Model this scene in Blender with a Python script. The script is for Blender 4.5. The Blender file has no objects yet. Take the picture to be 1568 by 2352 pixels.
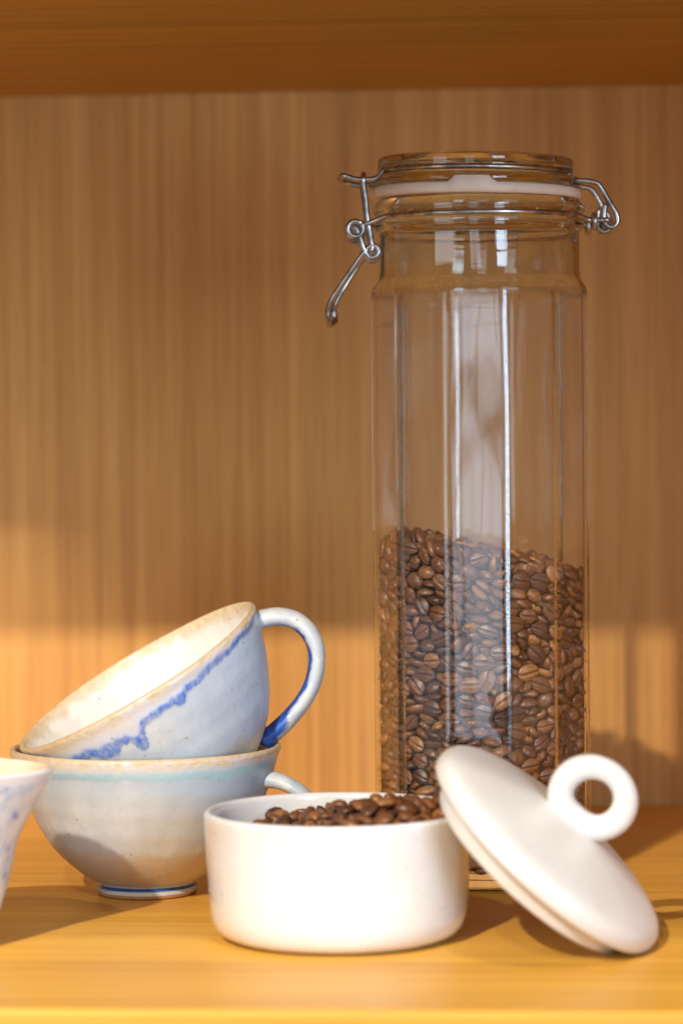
import bpy, bmesh, math, random
from mathutils import Vector, Matrix, Euler, noise
random.seed(3)
R = math.radians
scene = bpy.context.scene
C = scene.collection
cm = 0.01

# ------------------------------------------------------------------ camera
CAM_H = 0.212
FOC = 6800.0                       # focal length in 1/2352ths of the picture height
cam_d = bpy.data.cameras.new("camera"); cam = bpy.data.objects.new("camera", cam_d); C.objects.link(cam)
CAM_ROT = Matrix.Rotation(R(90 - 1.9), 3, 'X') @ Matrix.Rotation(R(-0.55), 3, 'Z')
cam.matrix_world = Matrix.Translation((0, 0, CAM_H)) @ CAM_ROT.to_4x4()
cam_d.sensor_fit = 'VERTICAL'; cam_d.sensor_height = 36.0; cam_d.sensor_width = 24.0
cam_d.lens = FOC / 2352 * 36.0
cam_d.clip_start = 0.02; cam_d.clip_end = 50
cam_d.dof.use_dof = True; cam_d.dof.focus_distance = 1.298; cam_d.dof.aperture_fstop = 6.0
scene.camera = cam
scene.render.resolution_x = 682; scene.render.resolution_y = 1024

def at(x, y, d):
    """world point seen at (x, y) of the 1568x2352 picture at distance d (metres) along Y"""
    v = CAM_ROT @ Vector(((x - 784) / FOC, -(y - 1176) / FOC, -1.0))
    return Vector((0, 0, CAM_H)) + v * (d / v.y)

# ------------------------------------------------------------------ world, lamps, exposure
world = bpy.data.worlds.new("World"); scene.world = world; world.use_nodes = True
wn = world.node_tree; bg = wn.nodes["Background"]
bg.inputs[0].default_value = (0.78, 0.88, 1.0, 1); bg.inputs[1].default_value = 0.10
scene.view_settings.view_transform = 'Standard'; scene.view_settings.look = 'None'
scene.view_settings.exposure = 0.0; scene.view_settings.gamma = 1.0
WARM = (1.0, 0.87, 0.70)
def spot(name, pos, target, watts, size=75, rad=0.03, col=WARM):
    l = bpy.data.lights.new(name, 'SPOT'); l.energy = watts; l.color = col; l.spot_size = R(size); l.spot_blend = 0.5; l.shadow_soft_size = rad
    o = bpy.data.objects.new(name, l); C.objects.link(o); o.location = pos
    o.rotation_euler = (Vector(target) - Vector(pos)).to_track_quat('-Z', 'Y').to_euler(); return o
def window(name, pos, target, w, h, watts, col):
    l = bpy.data.lights.new(name, 'AREA'); l.shape = 'RECTANGLE'; l.size = w; l.size_y = h; l.energy = watts; l.color = col
    o = bpy.data.objects.new(name, l); C.objects.link(o); o.location = pos
    o.rotation_euler = (Vector(target) - Vector(pos)).to_track_quat('-Z', 'Y').to_euler(); return o
spot("ceiling_spot_far", (-0.88, -1.14, 1.58), (0, 1.4, 0.05), 370, rad=0.03)
spot("ceiling_spot_left", (-0.95, -1.20, 1.36), (-0.285, 1.58, 0.03), 190, size=7.0)
spot("ceiling_spot_mid", (-0.50, -0.33, 1.40), (0, 1.3, 0.0), 45)
spot("ceiling_spot_near", (0.02, 0.66, 1.40), (0, 1.15, 0.0), 25)
for i, xx in enumerate((-0.62, -0.16)):
    for j, zz in enumerate((-0.15, 0.55, 1.25)):
        window("window_pane", (xx, -2.3, zz), (xx, 1.3, zz), 0.42, 0.64, 1.9, (0.72, 0.84, 1.0))
for i, xx in enumerate((1.25, 1.75)):
    for zz in (0.15, 0.95):
        p = Vector((xx, -1.6, zz))
        window("side_window_pane", p, p + Vector((-1.6, 2.9, 0)), 0.45, 0.72, 15.5, (0.58, 0.77, 1.0))
window("left_fill", (-1.45, -0.25, 0.25), (-0.1, 1.4, 0.2), 0.7, 0.9, 5.5, (0.80, 0.88, 1.0))  # fill light added at the left to brighten that side of the wall
try:
    scene.cycles.use_denoising = True
    scene.cycles.denoiser = 'OPENIMAGEDENOISE'
    scene.cycles.denoising_prefilter = 'ACCURATE'
    scene.cycles.max_bounces = 24; scene.cycles.transmission_bounces = 20; scene.cycles.transparent_max_bounces = 40
    scene.cycles.glossy_bounces = 8; scene.cycles.diffuse_bounces = 5
    scene.cycles.sample_clamp_indirect = 6.0; scene.cycles.blur_glossy = 0.3
except Exception: pass

# ------------------------------------------------------------------ helpers
def link(name, me, mat, parent=None, smooth=True):
    o = bpy.data.objects.new(name, me); C.objects.link(o)
    for m in (mat if isinstance(mat, (list, tuple)) else [mat]): me.materials.append(m)
    if smooth: me.polygons.foreach_set('use_smooth', [True] * len(me.polygons))
    if parent is not None: o.parent = parent
    return o
def thing(name, label, cat, loc=(0, 0, 0), group=None):
    o = bpy.data.objects.new(name, None); C.objects.link(o); o.location = loc; o.empty_display_size = 0.02
    o['label'] = label; o['category'] = cat
    if group: o['group'] = group
    return o
def smooth_path(pts, n=8):
    """Catmull-Rom through the points"""
    P = [Vector(p) for p in pts]; P = [2 * P[0] - P[1]] + P + [2 * P[-1] - P[-2]]; out = []
    for i in range(1, len(P) - 2):
        a, b, c, d = P[i-1], P[i], P[i+1], P[i+2]
        for k in range(n):
            t = k / n
            out.append(0.5 * ((2*b) + (-a + c)*t + (2*a - 5*b + 4*c - d)*t*t + (-a + 3*b - 3*c + d)*t**3))
    out.append(P[-2]); return out
def tube_into(V, F, path, rad, seg=12, closed=False, flat=None, caps=True):
    """sweep an ellipse along path. rad: number or list; flat: (side vector, ratio) for strap handles"""
    n = len(path); base = len(V); up = None
    for i, p in enumerate(path):
        if closed: t = path[(i+1) % n] - path[i-1]
        else: t = path[min(i+1, n-1)] - path[max(i-1, 0)]
        t.normalize()
        if flat is not None:
            s = flat[0] - t * flat[0].dot(t)
        else:
            if up is None: up = t.orthogonal()
            s = up - t * up.dot(t)
        s.normalize(); up = s; w = t.cross(s)
        r = rad[i] if isinstance(rad, (list, tuple)) else rad
        rs, rw = (r * flat[1], r) if flat is not None else (r, r)
        for k in range(seg):
            a = 2 * math.pi * k / seg
            V.append(p + s * (rs * math.cos(a)) + w * (rw * math.sin(a)))
    m = n if closed else n - 1
    for i in range(m):
        for k in range(seg):
            a = base + i * seg + k; b = base + i * seg + (k+1) % seg
            c = base + ((i+1) % n) * seg + (k+1) % seg; d = base + ((i+1) % n) * seg + k
            F.append((a, b, c, d))
    if not closed and caps:
        for e, sgn in ((0, -1), (n-1, 1)):
            t = (path[min(e+1, n-1)] - path[max(e-1, 0)]).normalized()
            r = rad[e] if isinstance(rad, (list, tuple)) else rad
            ctr = len(V); V.append(path[e] + t * sgn * r * 0.6)
            for k in range(seg):
                a = base + e*seg + k; b = base + e*seg + (k+1) % seg
                F.append((a, b, ctr) if sgn > 0 else (b, a, ctr))
def mesh_of(name, V, F):
    me = bpy.data.meshes.new(name); me.from_pydata([tuple(v) for v in V], [], F); me.update(); return me
def tube(name, path, rad, mat, parent, **kw):
    V, F = [], []; tube_into(V, F, path, rad, **kw)
    me = mesh_of(name, V, F)
    bm = bmesh.new(); bm.from_mesh(me); bmesh.ops.recalc_face_normals(bm, faces=bm.faces); bm.to_mesh(me); bm.free()
    return link(name, me, mat, parent)
def refine(prof, step):
    """profile (r, z, ...) resampled so that no segment is longer than step"""
    out = []
    for a, b in zip(prof[:-1], prof[1:]):
        L = math.hypot(b[0]-a[0], b[1]-a[1]); n = max(1, int(math.ceil(L / step)))
        for k in range(n): out.append(tuple(a[i] + (b[i]-a[i]) * k / n for i in range(len(a))))
    out.append(tuple(prof[-1])); return out
def curve_prof(pts, n=6):
    return [(p.x, p.y) for p in smooth_path([Vector((a, b, 0)) for a, b in pts], n)]
def lathe(prof, seg, radf=None):
    """prof: list of (r, z, *extra); poles where r == 0. returns V, F, info (theta, index on profile)"""
    V, F, I = [], [], []; rows = []
    for j, p in enumerate(prof):
        if p[0] <= 1e-9:
            rows.append([len(V)]); V.append(Vector((0, 0, p[1]))); I.append((0.0, j))
        else:
            row = []
            for k in range(seg):
                a = 2 * math.pi * k / seg
                r = p[0] if radf is None else radf(a, p)
                row.append(len(V)); V.append(Vector((r * math.cos(a), r * math.sin(a), p[1]))); I.append((a, j))
            rows.append(row)
    for A, B in zip(rows[:-1], rows[1:]):
        for k in range(seg):
            k2 = (k+1) % seg
            if len(A) == 1 and len(B) == 1: continue
            if len(A) == 1: F.append((A[0], B[k2], B[k]))
            elif len(B) == 1: F.append((A[k], A[k2], B[0]))
            else: F.append((A[k], A[k2], B[k2], B[k]))
    return V, F, I
def set_colors(me, cols, name='glaze'):
    at_ = me.color_attributes.new(name, 'FLOAT_COLOR', 'POINT')
    flat = []
    for c in cols: flat += [c[0], c[1], c[2], 1.0]
    at_.data.foreach_set('color', flat)
def srgb(r, g, b):
    f = lambda c: (c/12.92 if c <= 0.04045 else ((c+0.055)/1.055)**2.4)
    return (f(r/255), f(g/255), f(b/255))
def mixc(a, b, t):
    t = max(0.0, min(1.0, t)); return tuple(x + (y-x)*t for x, y in zip(a, b))
def sstep(a, b, x):
    t = max(0.0, min(1.0, (x-a)/(b-a))); return t*t*(3-2*t)

# ------------------------------------------------------------------ materials
def new_mat(name):
    m = bpy.data.materials.new(name); m.use_nodes = True; nt = m.node_tree; nt.nodes.clear()
    out = nt.nodes.new('ShaderNodeOutputMaterial'); return m, nt, out
def nd(nt, typ, **kw):
    n = nt.nodes.new(typ)
    for k, v in kw.items():
        if k.startswith('i_'): n.inputs[k[2:].replace('_', ' ')].default_value = v
        else: setattr(n, k, v)
    return n
def ramp(nt, stops, interp='LINEAR'):
    r = nt.nodes.new('ShaderNodeValToRGB'); cr = r.color_ramp; cr.interpolation = interp
    while len(cr.elements) < len(stops): cr.elements.new(0.5)
    for e, (p, c) in zip(cr.elements, stops):
        e.position = p; e.color = (c, c, c, 1) if isinstance(c, (int, float)) else (*c, 1)
    return r
def mixrgb(nt, a, b, fac, mode='MIX'):
    m = nt.nodes.new('ShaderNodeMix'); m.data_type = 'RGBA'; m.blend_type = mode
    for s, v in ((6, a), (7, b)):
        if isinstance(v, tuple): m.inputs[s].default_value = (*v, 1)
        else: nt.links.new(v, m.inputs[s])
    if isinstance(fac, (int, float)): m.inputs[0].default_value = fac
    else: nt.links.new(fac, m.inputs[0])
    return m.outputs[2]
def wood(name, axis, dark, mid, light, rough=0.45, seed=0.0, band=1.0, pore=1.0):
    """axis: the grain direction, 'X' or 'Z'"""
    m, nt, out = new_mat(name); L = nt.links.new
    tc = nd(nt, 'ShaderNodeTexCoord')
    def mapped(s_long, s_across, off):
        mp = nd(nt, 'ShaderNodeMapping')
        sc = (s_long, s_across, s_across) if axis == 'X' else (s_across, s_across, s_long)
        mp.inputs['Scale'].default_value = sc; mp.inputs['Location'].default_value = (off + seed, off*1.7, off*0.6)
        L(tc.outputs['Object'], mp.inputs[0]); return mp
    n0 = nd(nt, 'ShaderNodeTexNoise', i_Scale=1.0, i_Detail=4.0, i_Roughness=0.6, i_Distortion=0.7); L(mapped(0.9, 26*band, 1.3).outputs[0], n0.inputs[0])
    n1 = nd(nt, 'ShaderNodeTexNoise', i_Scale=1.0, i_Detail=6.0, i_Roughness=0.62, i_Distortion=0.3); L(mapped(1.8, 190*band, 4.1).outputs[0], n1.inputs[0])
    n2 = nd(nt, 'ShaderNodeTexNoise', i_Scale=1.0, i_Detail=4.0, i_Roughness=0.7); L(mapped(9, 620, 9.3).outputs[0], n2.inputs[0])
    c0 = ramp(nt, [(0.30, dark), (0.52, mid), (0.72, light)]); L(n0.outputs[0], c0.inputs[0])
    c1 = ramp(nt, [(0.32, dark), (0.50, mid), (0.68, light)]); L(n1.outputs[0], c1.inputs[0])
    col = mixrgb(nt, c0.outputs[0], c1.outputs[0], 0.62)
    p = ramp(nt, [(0.32, 0.45), (0.47, 0.96), (1, 1.0)]); L(n2.outputs[0], p.inputs[0])
    col = mixrgb(nt, col, p.outputs[0], 0.55 * pore, 'MULTIPLY')
    b = nd(nt, 'ShaderNodeBsdfPrincipled'); L(col, b.inputs['Base Color'])
    b.inputs['Roughness'].default_value = rough; b.inputs['Specular IOR Level'].default_value = 0.4
    bu = nd(nt, 'ShaderNodeBump'); bu.inputs['Strength'].default_value = 0.25; bu.inputs['Distance'].default_value = 0.0004
    L(n2.outputs[0], bu.inputs['Height']); L(bu.outputs[0], b.inputs['Normal']); L(b.outputs[0], out.inputs[0])
    return m
M_shelf = wood('oak_shelf', 'X', (0.60, 0.285, 0.034), (0.74, 0.395, 0.052), (0.82, 0.47, 0.078), 0.42, band=0.8)
M_shelf_b = wood('oak_shelf_back', 'X', (0.54, 0.250, 0.034), (0.68, 0.340, 0.052), (0.78, 0.42, 0.078), 0.42, seed=3.0, band=1.0)
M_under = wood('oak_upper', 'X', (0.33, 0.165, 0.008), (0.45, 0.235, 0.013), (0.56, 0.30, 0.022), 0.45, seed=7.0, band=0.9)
M_wall = wood('oak_wall', 'Z', (0.42, 0.190, 0.042), (0.59, 0.292, 0.068), (0.74, 0.400, 0.112), 0.55, seed=2.0, band=0.7)

def ceramic(name, base, rough=0.28, coat=0.6, speck=None, speck_amt=0.0, tint=None, bump=0.15, attr=None, bscale=220, coat_rough=0.12):
    m, nt, out = new_mat(name); L = nt.links.new
    tc = nd(nt, 'ShaderNodeTexCoord')
    n1 = nd(nt, 'ShaderNodeTexNoise', i_Scale=bscale, i_Detail=4.0, i_Roughness=0.6); L(tc.outputs['Object'], n1.inputs[0])
    n2 = nd(nt, 'ShaderNodeTexNoise', i_Scale=38.0, i_Detail=5.0, i_Roughness=0.6); L(tc.outputs['Object'], n2.inputs[0])
    if attr:
        a = nd(nt, 'ShaderNodeAttribute', attribute_name=attr); src = a.outputs['Color']
    else:
        src = base
    r = ramp(nt, [(0.3, 0.94), (0.6, 1.0), (0.75, 1.02)]); L(n2.outputs[0], r.inputs[0])
    col = mixrgb(nt, src, r.outputs[0], 0.8, 'MULTIPLY')
    if speck:
        v = nd(nt, 'ShaderNodeTexVoronoi', i_Scale=260.0); L(tc.outputs['Object'], v.inputs['Vector'])
        rv = ramp(nt, [(0.0, 1.0), (0.11, 1.0), (0.18, 0.0)]); L(v.outputs['Distance'], rv.inputs[0])
        sep = nd(nt, 'ShaderNodeSeparateColor'); L(v.outputs['Color'], sep.inputs[0])
        gt = nd(nt, 'ShaderNodeMath', operation='GREATER_THAN'); L(sep.outputs[0], gt.inputs[0]); gt.inputs[1].default_value = 1.0 - speck_amt
        mu = nd(nt, 'ShaderNodeMath', operation='MULTIPLY'); L(gt.outputs[0], mu.inputs[0]); L(rv.outputs[0], mu.inputs[1])
        mu2 = nd(nt, 'ShaderNodeMath', operation='MULTIPLY'); L(mu.outputs[0], mu2.inputs[0]); mu2.inputs[1].default_value = 0.65
        col = mixrgb(nt, col, speck, mu2.outputs[0])
    b = nd(nt, 'ShaderNodeBsdfPrincipled'); L(col, b.inputs['Base Color'])
    rr = ramp(nt, [(0.3, rough*0.8), (0.7, min(1, rough*1.3))]); L(n2.outputs[0], rr.inputs[0]); L(rr.outputs[0], b.inputs['Roughness'])
    b.inputs['Coat Weight'].default_value = coat; b.inputs['Coat Roughness'].default_value = coat_rough
    bu = nd(nt, 'ShaderNodeBump'); bu.inputs['Strength'].default_value = bump; bu.inputs['Distance'].default_value = 0.0006
    L(n1.outputs[0], bu.inputs['Height'])
    bu2 = nd(nt, 'ShaderNodeBump'); bu2.inputs['Strength'].default_value = 0.12; bu2.inputs['Distance'].default_value = 0.001
    L(n2.outputs[0], bu2.inputs['Height']); L(bu2.outputs[0], bu.inputs['Normal'])
    if attr:
        # thick blue glaze stands proud of the body
        sp_ = nd(nt, 'ShaderNodeSeparateColor'); L(a.outputs['Color'], sp_.inputs[0])
        sb = nd(nt, 'ShaderNodeMath', operation='SUBTRACT'); L(sp_.outputs[2], sb.inputs[0]); L(sp_.outputs[0], sb.inputs[1])
        b3 = nd(nt, 'ShaderNodeBump'); b3.inputs['Strength'].default_value = 0.6; b3.inputs['Distance'].default_value = 0.0012
        L(sb.outputs[0], b3.inputs['Height']); L(b3.outputs[0], bu2.inputs['Normal'])
    L(bu.outputs[0], b.inputs['Normal']); L(bu2.outputs[0], b.inputs['Coat Normal'])
    L(b.outputs[0], out.inputs[0]); return m
M_white = ceramic('white_glaze', (0.72, 0.72, 0.72), 0.26, 0.9, (0.50, 0.40, 0.32), 0.10, bump=0.08)
M_lid = ceramic('lid_glaze', (0.68, 0.67, 0.655), 0.42, 0.25, (0.50, 0.40, 0.32), 0.10, bump=0.10, coat_rough=0.30)
M_stone = ceramic('stoneware_glaze', (1, 1, 1), 0.42, 0.25, (0.28, 0.17, 0.10), 0.10, attr='glaze', bump=0.22)
M_pitch = ceramic('pitcher_glaze', (1, 1, 1), 0.35, 0.4, (0.35, 0.3, 0.3), 0.05, attr='glaze', bump=0.12)

def metal(name, base, rough):
    m, nt, out = new_mat(name); L = nt.links.new
    tc = nd(nt, 'ShaderNodeTexCoord'); n = nd(nt, 'ShaderNodeTexNoise', i_Scale=140.0, i_Detail=4.0); L(tc.outputs['Object'], n.inputs[0])
    r = ramp(nt, [(0.35, tuple(c*0.45 for c in base)), (0.55, base), (0.8, tuple(min(1, c*1.15) for c in base))]); L(n.outputs[0], r.inputs[0])
    b = nd(nt, 'ShaderNodeBsdfPrincipled'); L(r.outputs[0], b.inputs['Base Color']); b.inputs['Metallic'].default_value = 1.0
    rr = ramp(nt, [(0.3, rough*1.5), (0.7, rough*0.8)]); L(n.outputs[0], rr.inputs[0]); L(rr.outputs[0], b.inputs['Roughness'])
    L(b.outputs[0], out.inputs[0]); return m
M_wire = metal('steel_wire', (0.50, 0.47, 0.43), 0.30)

def glass(name, pane, tint=(0.972, 0.982, 0.962)):
    """real refracting glass; with pane=True the flat facets (attribute edge = 0) pass light straight, as a parallel slab does"""
    m, nt, out = new_mat(name); L = nt.links.new
    tc = nd(nt, 'ShaderNodeTexCoord'); mp = nd(nt, 'ShaderNodeMapping'); mp.inputs['Scale'].default_value = (1, 1, 0.22); L(tc.outputs['Object'], mp.inputs[0])
    n = nd(nt, 'ShaderNodeTexNoise', i_Scale=26.0, i_Detail=2.0, i_Roughness=0.5); L(mp.outputs[0], n.inputs[0])
    bu = nd(nt, 'ShaderNodeBump'); bu.inputs['Strength'].default_value = 0.5; bu.inputs['Distance'].default_value = 0.004; L(n.outputs[0], bu.inputs['Height'])
    g = nd(nt, 'ShaderNodeBsdfGlass'); g.inputs['Color'].default_value = (*tint, 1); g.inputs['IOR'].default_value = 1.5; g.inputs['Roughness'].default_value = 0.0
    L(bu.outputs[0], g.inputs['Normal'])
    if not pane:
        L(g.outputs[0], out.inputs[0]); return m
    tr = nd(nt, 'ShaderNodeBsdfTransparent'); tr.inputs[0].default_value = (0.975, 0.975, 0.968, 1)
    gl = nd(nt, 'ShaderNodeBsdfGlossy'); gl.inputs['Roughness'].default_value = 0.03; gl.inputs['Color'].default_value = (1, 1, 1, 1); L(bu.outputs[0], gl.inputs['Normal'])
    lw = nd(nt, 'ShaderNodeLayerWeight'); lw.inputs['Blend'].default_value = 0.5
    pw = nd(nt, 'ShaderNodeMath', operation='POWER'); L(lw.outputs['Facing'], pw.inputs[0]); pw.inputs[1].default_value = 5.0
    ma = nd(nt, 'ShaderNodeMath', operation='MULTIPLY_ADD'); L(pw.outputs[0], ma.inputs[0]); ma.inputs[1].default_value = 0.72; ma.inputs[2].default_value = 0.045
    mx = nd(nt, 'ShaderNodeMixShader'); L(ma.outputs[0], mx.inputs[0]); L(tr.outputs[0], mx.inputs[1]); L(gl.outputs[0], mx.inputs[2])
    a = nd(nt, 'ShaderNodeAttribute', attribute_name='edge')
    # finger smears and a breath of coffee dust on the glass
    mps = nd(nt, 'ShaderNodeMapping'); mps.inputs['Scale'].default_value = (1, 1, 0.45); mps.inputs['Rotation'].default_value = (0.3, 0.2, 0); L(tc.outputs['Object'], mps.inputs[0])
    ns = nd(nt, 'ShaderNodeTexNoise', i_Scale=42.0, i_Detail=7.0, i_Roughness=0.68, i_Distortion=0.8); L(mps.outputs[0], ns.inputs[0])
    rs = ramp(nt, [(0.45, 0.002), (0.62, 0.016), (0.78, 0.05)]); L(ns.outputs[0], rs.inputs[0])
    df = nd(nt, 'ShaderNodeBsdfDiffuse'); df.inputs[0].default_value = (0.78, 0.78, 0.80, 1)
    ms = nd(nt, 'ShaderNodeMixShader'); L(rs.outputs[0], ms.inputs[0]); L(mx.outputs[0], ms.inputs[1]); L(df.outputs[0], ms.inputs[2])
    m2 = nd(nt, 'ShaderNodeMixShader'); L(a.outputs['Fac'], m2.inputs[0]); L(ms.outputs[0], m2.inputs[1]); L(g.outputs[0], m2.inputs[2])
    L(m2.outputs[0], out.inputs[0]); return m
M_glass_body = glass('jar_glass', True)
M_glass = glass('lid_glass', False)
def rubber():
    m, nt, out = new_mat('gasket_rubber'); b = nd(nt, 'ShaderNodeBsdfPrincipled'); tc = nd(nt, 'ShaderNodeTexCoord')
    n = nd(nt, 'ShaderNodeTexNoise', i_Scale=90.0, i_Detail=3.0); nt.links.new(tc.outputs['Object'], n.inputs[0])
    r = ramp(nt, [(0.3, (0.72, 0.54, 0.40)), (0.7, (0.80, 0.63, 0.48))]); nt.links.new(n.outputs[0], r.inputs[0]); nt.links.new(r.outputs[0], b.inputs['Base Color'])
    b.inputs['Roughness'].default_value = 0.6; b.inputs['Subsurface Weight'].default_value = 0.0
    nt.links.new(b.outputs[0], out.inputs[0]); return m
M_rubber = rubber()
def bean_mat(name, c):
    m, nt, out = new_mat(name); L = nt.links.new
    tc = nd(nt, 'ShaderNodeTexCoord'); n = nd(nt, 'ShaderNodeTexNoise', i_Scale=420.0, i_Detail=5.0, i_Roughness=0.65); L(tc.outputs['Object'], n.inputs[0])
    r = ramp(nt, [(0.30, tuple(x*0.62 for x in c)), (0.52, c), (0.75, tuple(x*1.35 for x in c))]); L(n.outputs[0], r.inputs[0])
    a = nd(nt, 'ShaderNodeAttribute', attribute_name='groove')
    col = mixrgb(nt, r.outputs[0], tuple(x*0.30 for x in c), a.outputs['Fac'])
    b = nd(nt, 'ShaderNodeBsdfPrincipled'); L(col, b.inputs['Base Color']); b.inputs['Roughness'].default_value = 0.38
    b.inputs['Specular IOR Level'].default_value = 0.5
    bu = nd(nt, 'ShaderNodeBump'); bu.inputs['Strength'].default_value = 0.35; bu.inputs['Distance'].default_value = 0.0004; L(n.outputs[0], bu.inputs['Height']); L(bu.outputs[0], b.inputs['Normal'])
    L(b.outputs[0], out.inputs[0]); return m
BT = [(0.140, 0.054, 0.021), (0.168, 0.066, 0.025), (0.102, 0.039, 0.017), (0.152, 0.060, 0.023), (0.205, 0.084, 0.030), (0.078, 0.030, 0.015), (0.290, 0.128, 0.042), (0.122, 0.047, 0.019)]
M_beans = [bean_mat('roasted_bean_tone', c) for c in BT]

# ------------------------------------------------------------------ setting: shelf, upper shelf, back wall (turned 4.4 degrees against the camera)
YAW = R(-4.4)
xdir = Vector((math.cos(YAW), math.sin(YAW), 0)); ydir = Vector((-math.sin(YAW), math.cos(YAW), 0))
def hit_floor(x, y, z=0.0):
    v = at(x, y, 1.0) - Vector((0, 0, CAM_H)); return Vector((0, 0, CAM_H)) + v * ((z - CAM_H) / v.z)
front_pt = hit_floor(784, 2322); back_pt = hit_floor(1450, 1850); crack_pt = hit_floor(1500, 2098)
s_front = front_pt.dot(ydir); s_back = back_pt.dot(ydir); s_crack = crack_pt.dot(ydir)
v = at(784, 209, 1.0) - Vector((0, 0, CAM_H)); top_z = CAM_H + v.z * (s_back / v.dot(ydir))
print('shelf', s_front, s_crack, s_back, 'upper z', top_z)
def board(name, s0, s1, z0, z1, mat, bev, x0=-0.9, x1=0.9, parent=None):
    bm = bmesh.new(); bmesh.ops.create_cube(bm, size=1.0)
    for v_ in bm.verts:
        v_.co = Vector(((x0+x1)/2 + v_.co.x*(x1-x0), (s0+s1)/2 + v_.co.y*(s1-s0), (z0+z1)/2 + v_.co.z*(z1-z0)))
    eds = bm.edges[:] if s0 > s_front + 0.001 or bev < 0.0015 else [e for e in bm.edges if all(abs(v_.co.y - s0) < 1e-6 for v_ in e.verts)]
    bmesh.ops.bevel(bm, geom=eds, offset=bev, segments=4, profile=0.5, affect='EDGES')
    me = bpy.data.meshes.new(name); bm.to_mesh(me); bm.free()
    o = link(name, me, mat, parent, smooth=False); o.rotation_euler = (0, 0, YAW) if parent is None else (0, 0, 0); return o
shelf = bpy.data.objects.new('lower_shelf', None); C.objects.link(shelf); shelf.rotation_euler = (0, 0, YAW); shelf['kind'] = 'structure'
board('front_plank', s_front + 0.0, s_crack - 0.00012, -0.028, 0.0, M_shelf, 0.0022, parent=shelf)
board('back_plank', s_crack + 0.00012, s_back - 0.0005, -0.028, 0.0, M_shelf_b, 0.00015, parent=shelf)
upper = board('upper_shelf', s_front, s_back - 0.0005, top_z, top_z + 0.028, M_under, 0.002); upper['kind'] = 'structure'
wall = board('back_wall', s_back, s_back + 0.018, -0.35, 0.85, M_wall, 0.001); wall['kind'] = 'structure'

shade_p = board('unseen_shade_panel', s_front + 0.002, s_back - 0.0008, 0.0004, top_z - 0.0004, M_wall, 0.001, 0.300, 0.322); shade_p['kind'] = 'structure'  # unseen panel, added to block the right windows and darken the wall there

# ------------------------------------------------------------------ clip-top glass jar
JC = at(1106, 1300, 1.35); JC.z = 0
jar = thing('glass_jar', 'tall clear twelve sided clip top glass jar, half full of coffee beans', 'jar', JC)
def poly_r(a, rad, sharp=1.0):
    phi = (a - R(-95)) % R(30)
    if phi > R(15): phi -= R(30)
    p = 1 / math.cos(phi); p = 1 + (p - 1) * 1.0
    lim = 1.0 + 0.0270
    # soft minimum between polygon and circle rounds the corners
    k = 0.004; h = max(0.0, min(1.0, 0.5 + 0.5*(lim - p)/k)); q = lim*(1-h) + p*h - k*h*(1-h)
    return rad * q, abs(phi) / R(15)
outer = [(0, .25, 0), (2.6, .22, 0), (3.6, .12, .3), (4.1, .03, .6), (4.45, .03, .9), (4.7, .12, 1), (4.83, .32, 1), (4.88, .7, 1), (4.88, 26.35, 1), (4.875, 26.6, 1), (4.83, 26.80, .93), (4.74, 26.98, .74), (4.64, 27.14, .45), (4.57, 27.34, .16), (4.53, 27.65, 0), (4.52, 28.3, 0), (4.52, 29.2, 0), (4.56, 29.4, 0), (4.70, 29.5, 0), (4.77, 29.65, 0), (4.74, 29.80, 0), (4.64, 29.90, 0), (4.62, 30.02, 0), (4.66, 30.14, 0), (4.78, 30.24, 0), (4.82, 30.38, 0), (4.80, 30.52, 0), (4.70, 30.64, 0), (4.66, 30.74, 0), (4.60, 30.82, 0), (4.45, 30.85, 0)]
inner = [(4.36, 30.82, 0), (4.29, 30.66, 0), (4.28, 30.2, 0), (4.28, 28.3, 0), (4.29, 27.7, 0), (4.35, 27.32, .15), (4.48, 26.98, .55), (4.61, 26.65, .9), (4.69, 26.3, 1), (4.69, 1.4, 1), (4.58, 1.0, .9), (4.1, .85, .6), (3.4, .75, .2), (0, .72, 0)]
prof = refine(outer[7:9], 1.2); prof = outer[:7] + prof + outer[9:] + inner[:9] + refine(inner[8:10], 1.2)[1:] + inner[10:]
def jr(a, p):
    pr, _ = poly_r(a, p[0]); 
    wob = 0.0
    if 1.0 < p[1] < 26.5: wob = 0.012 * noise.noise(Vector((math.cos(a)*2.2, math.sin(a)*2.2, p[1]*0.16 + (7 if p[0] < 4.6 else 0))))
    return p[0]*(1-p[2]) + pr*p[2] + wob
V, F, I = lathe([(p[0], p[1], p[2]) for p in prof], 288, jr)
me = mesh_of('jar_body', [v*cm for v in V], F)
ea = me.attributes.new('edge', 'FLOAT', 'POINT'); vals = []
for (a, j), v_ in zip(I, V):
    z = v_.z; _, e = poly_r(a, 1.0)
    e = sstep(0.88, 0.95, e)
    e = max(e, 1 - sstep(0.8, 1.5, z), sstep(26.35, 26.65, z)); vals.append(e)
ea.data.foreach_set('value', vals)
link('glass_body', me, M_glass_body, jar)
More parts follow.
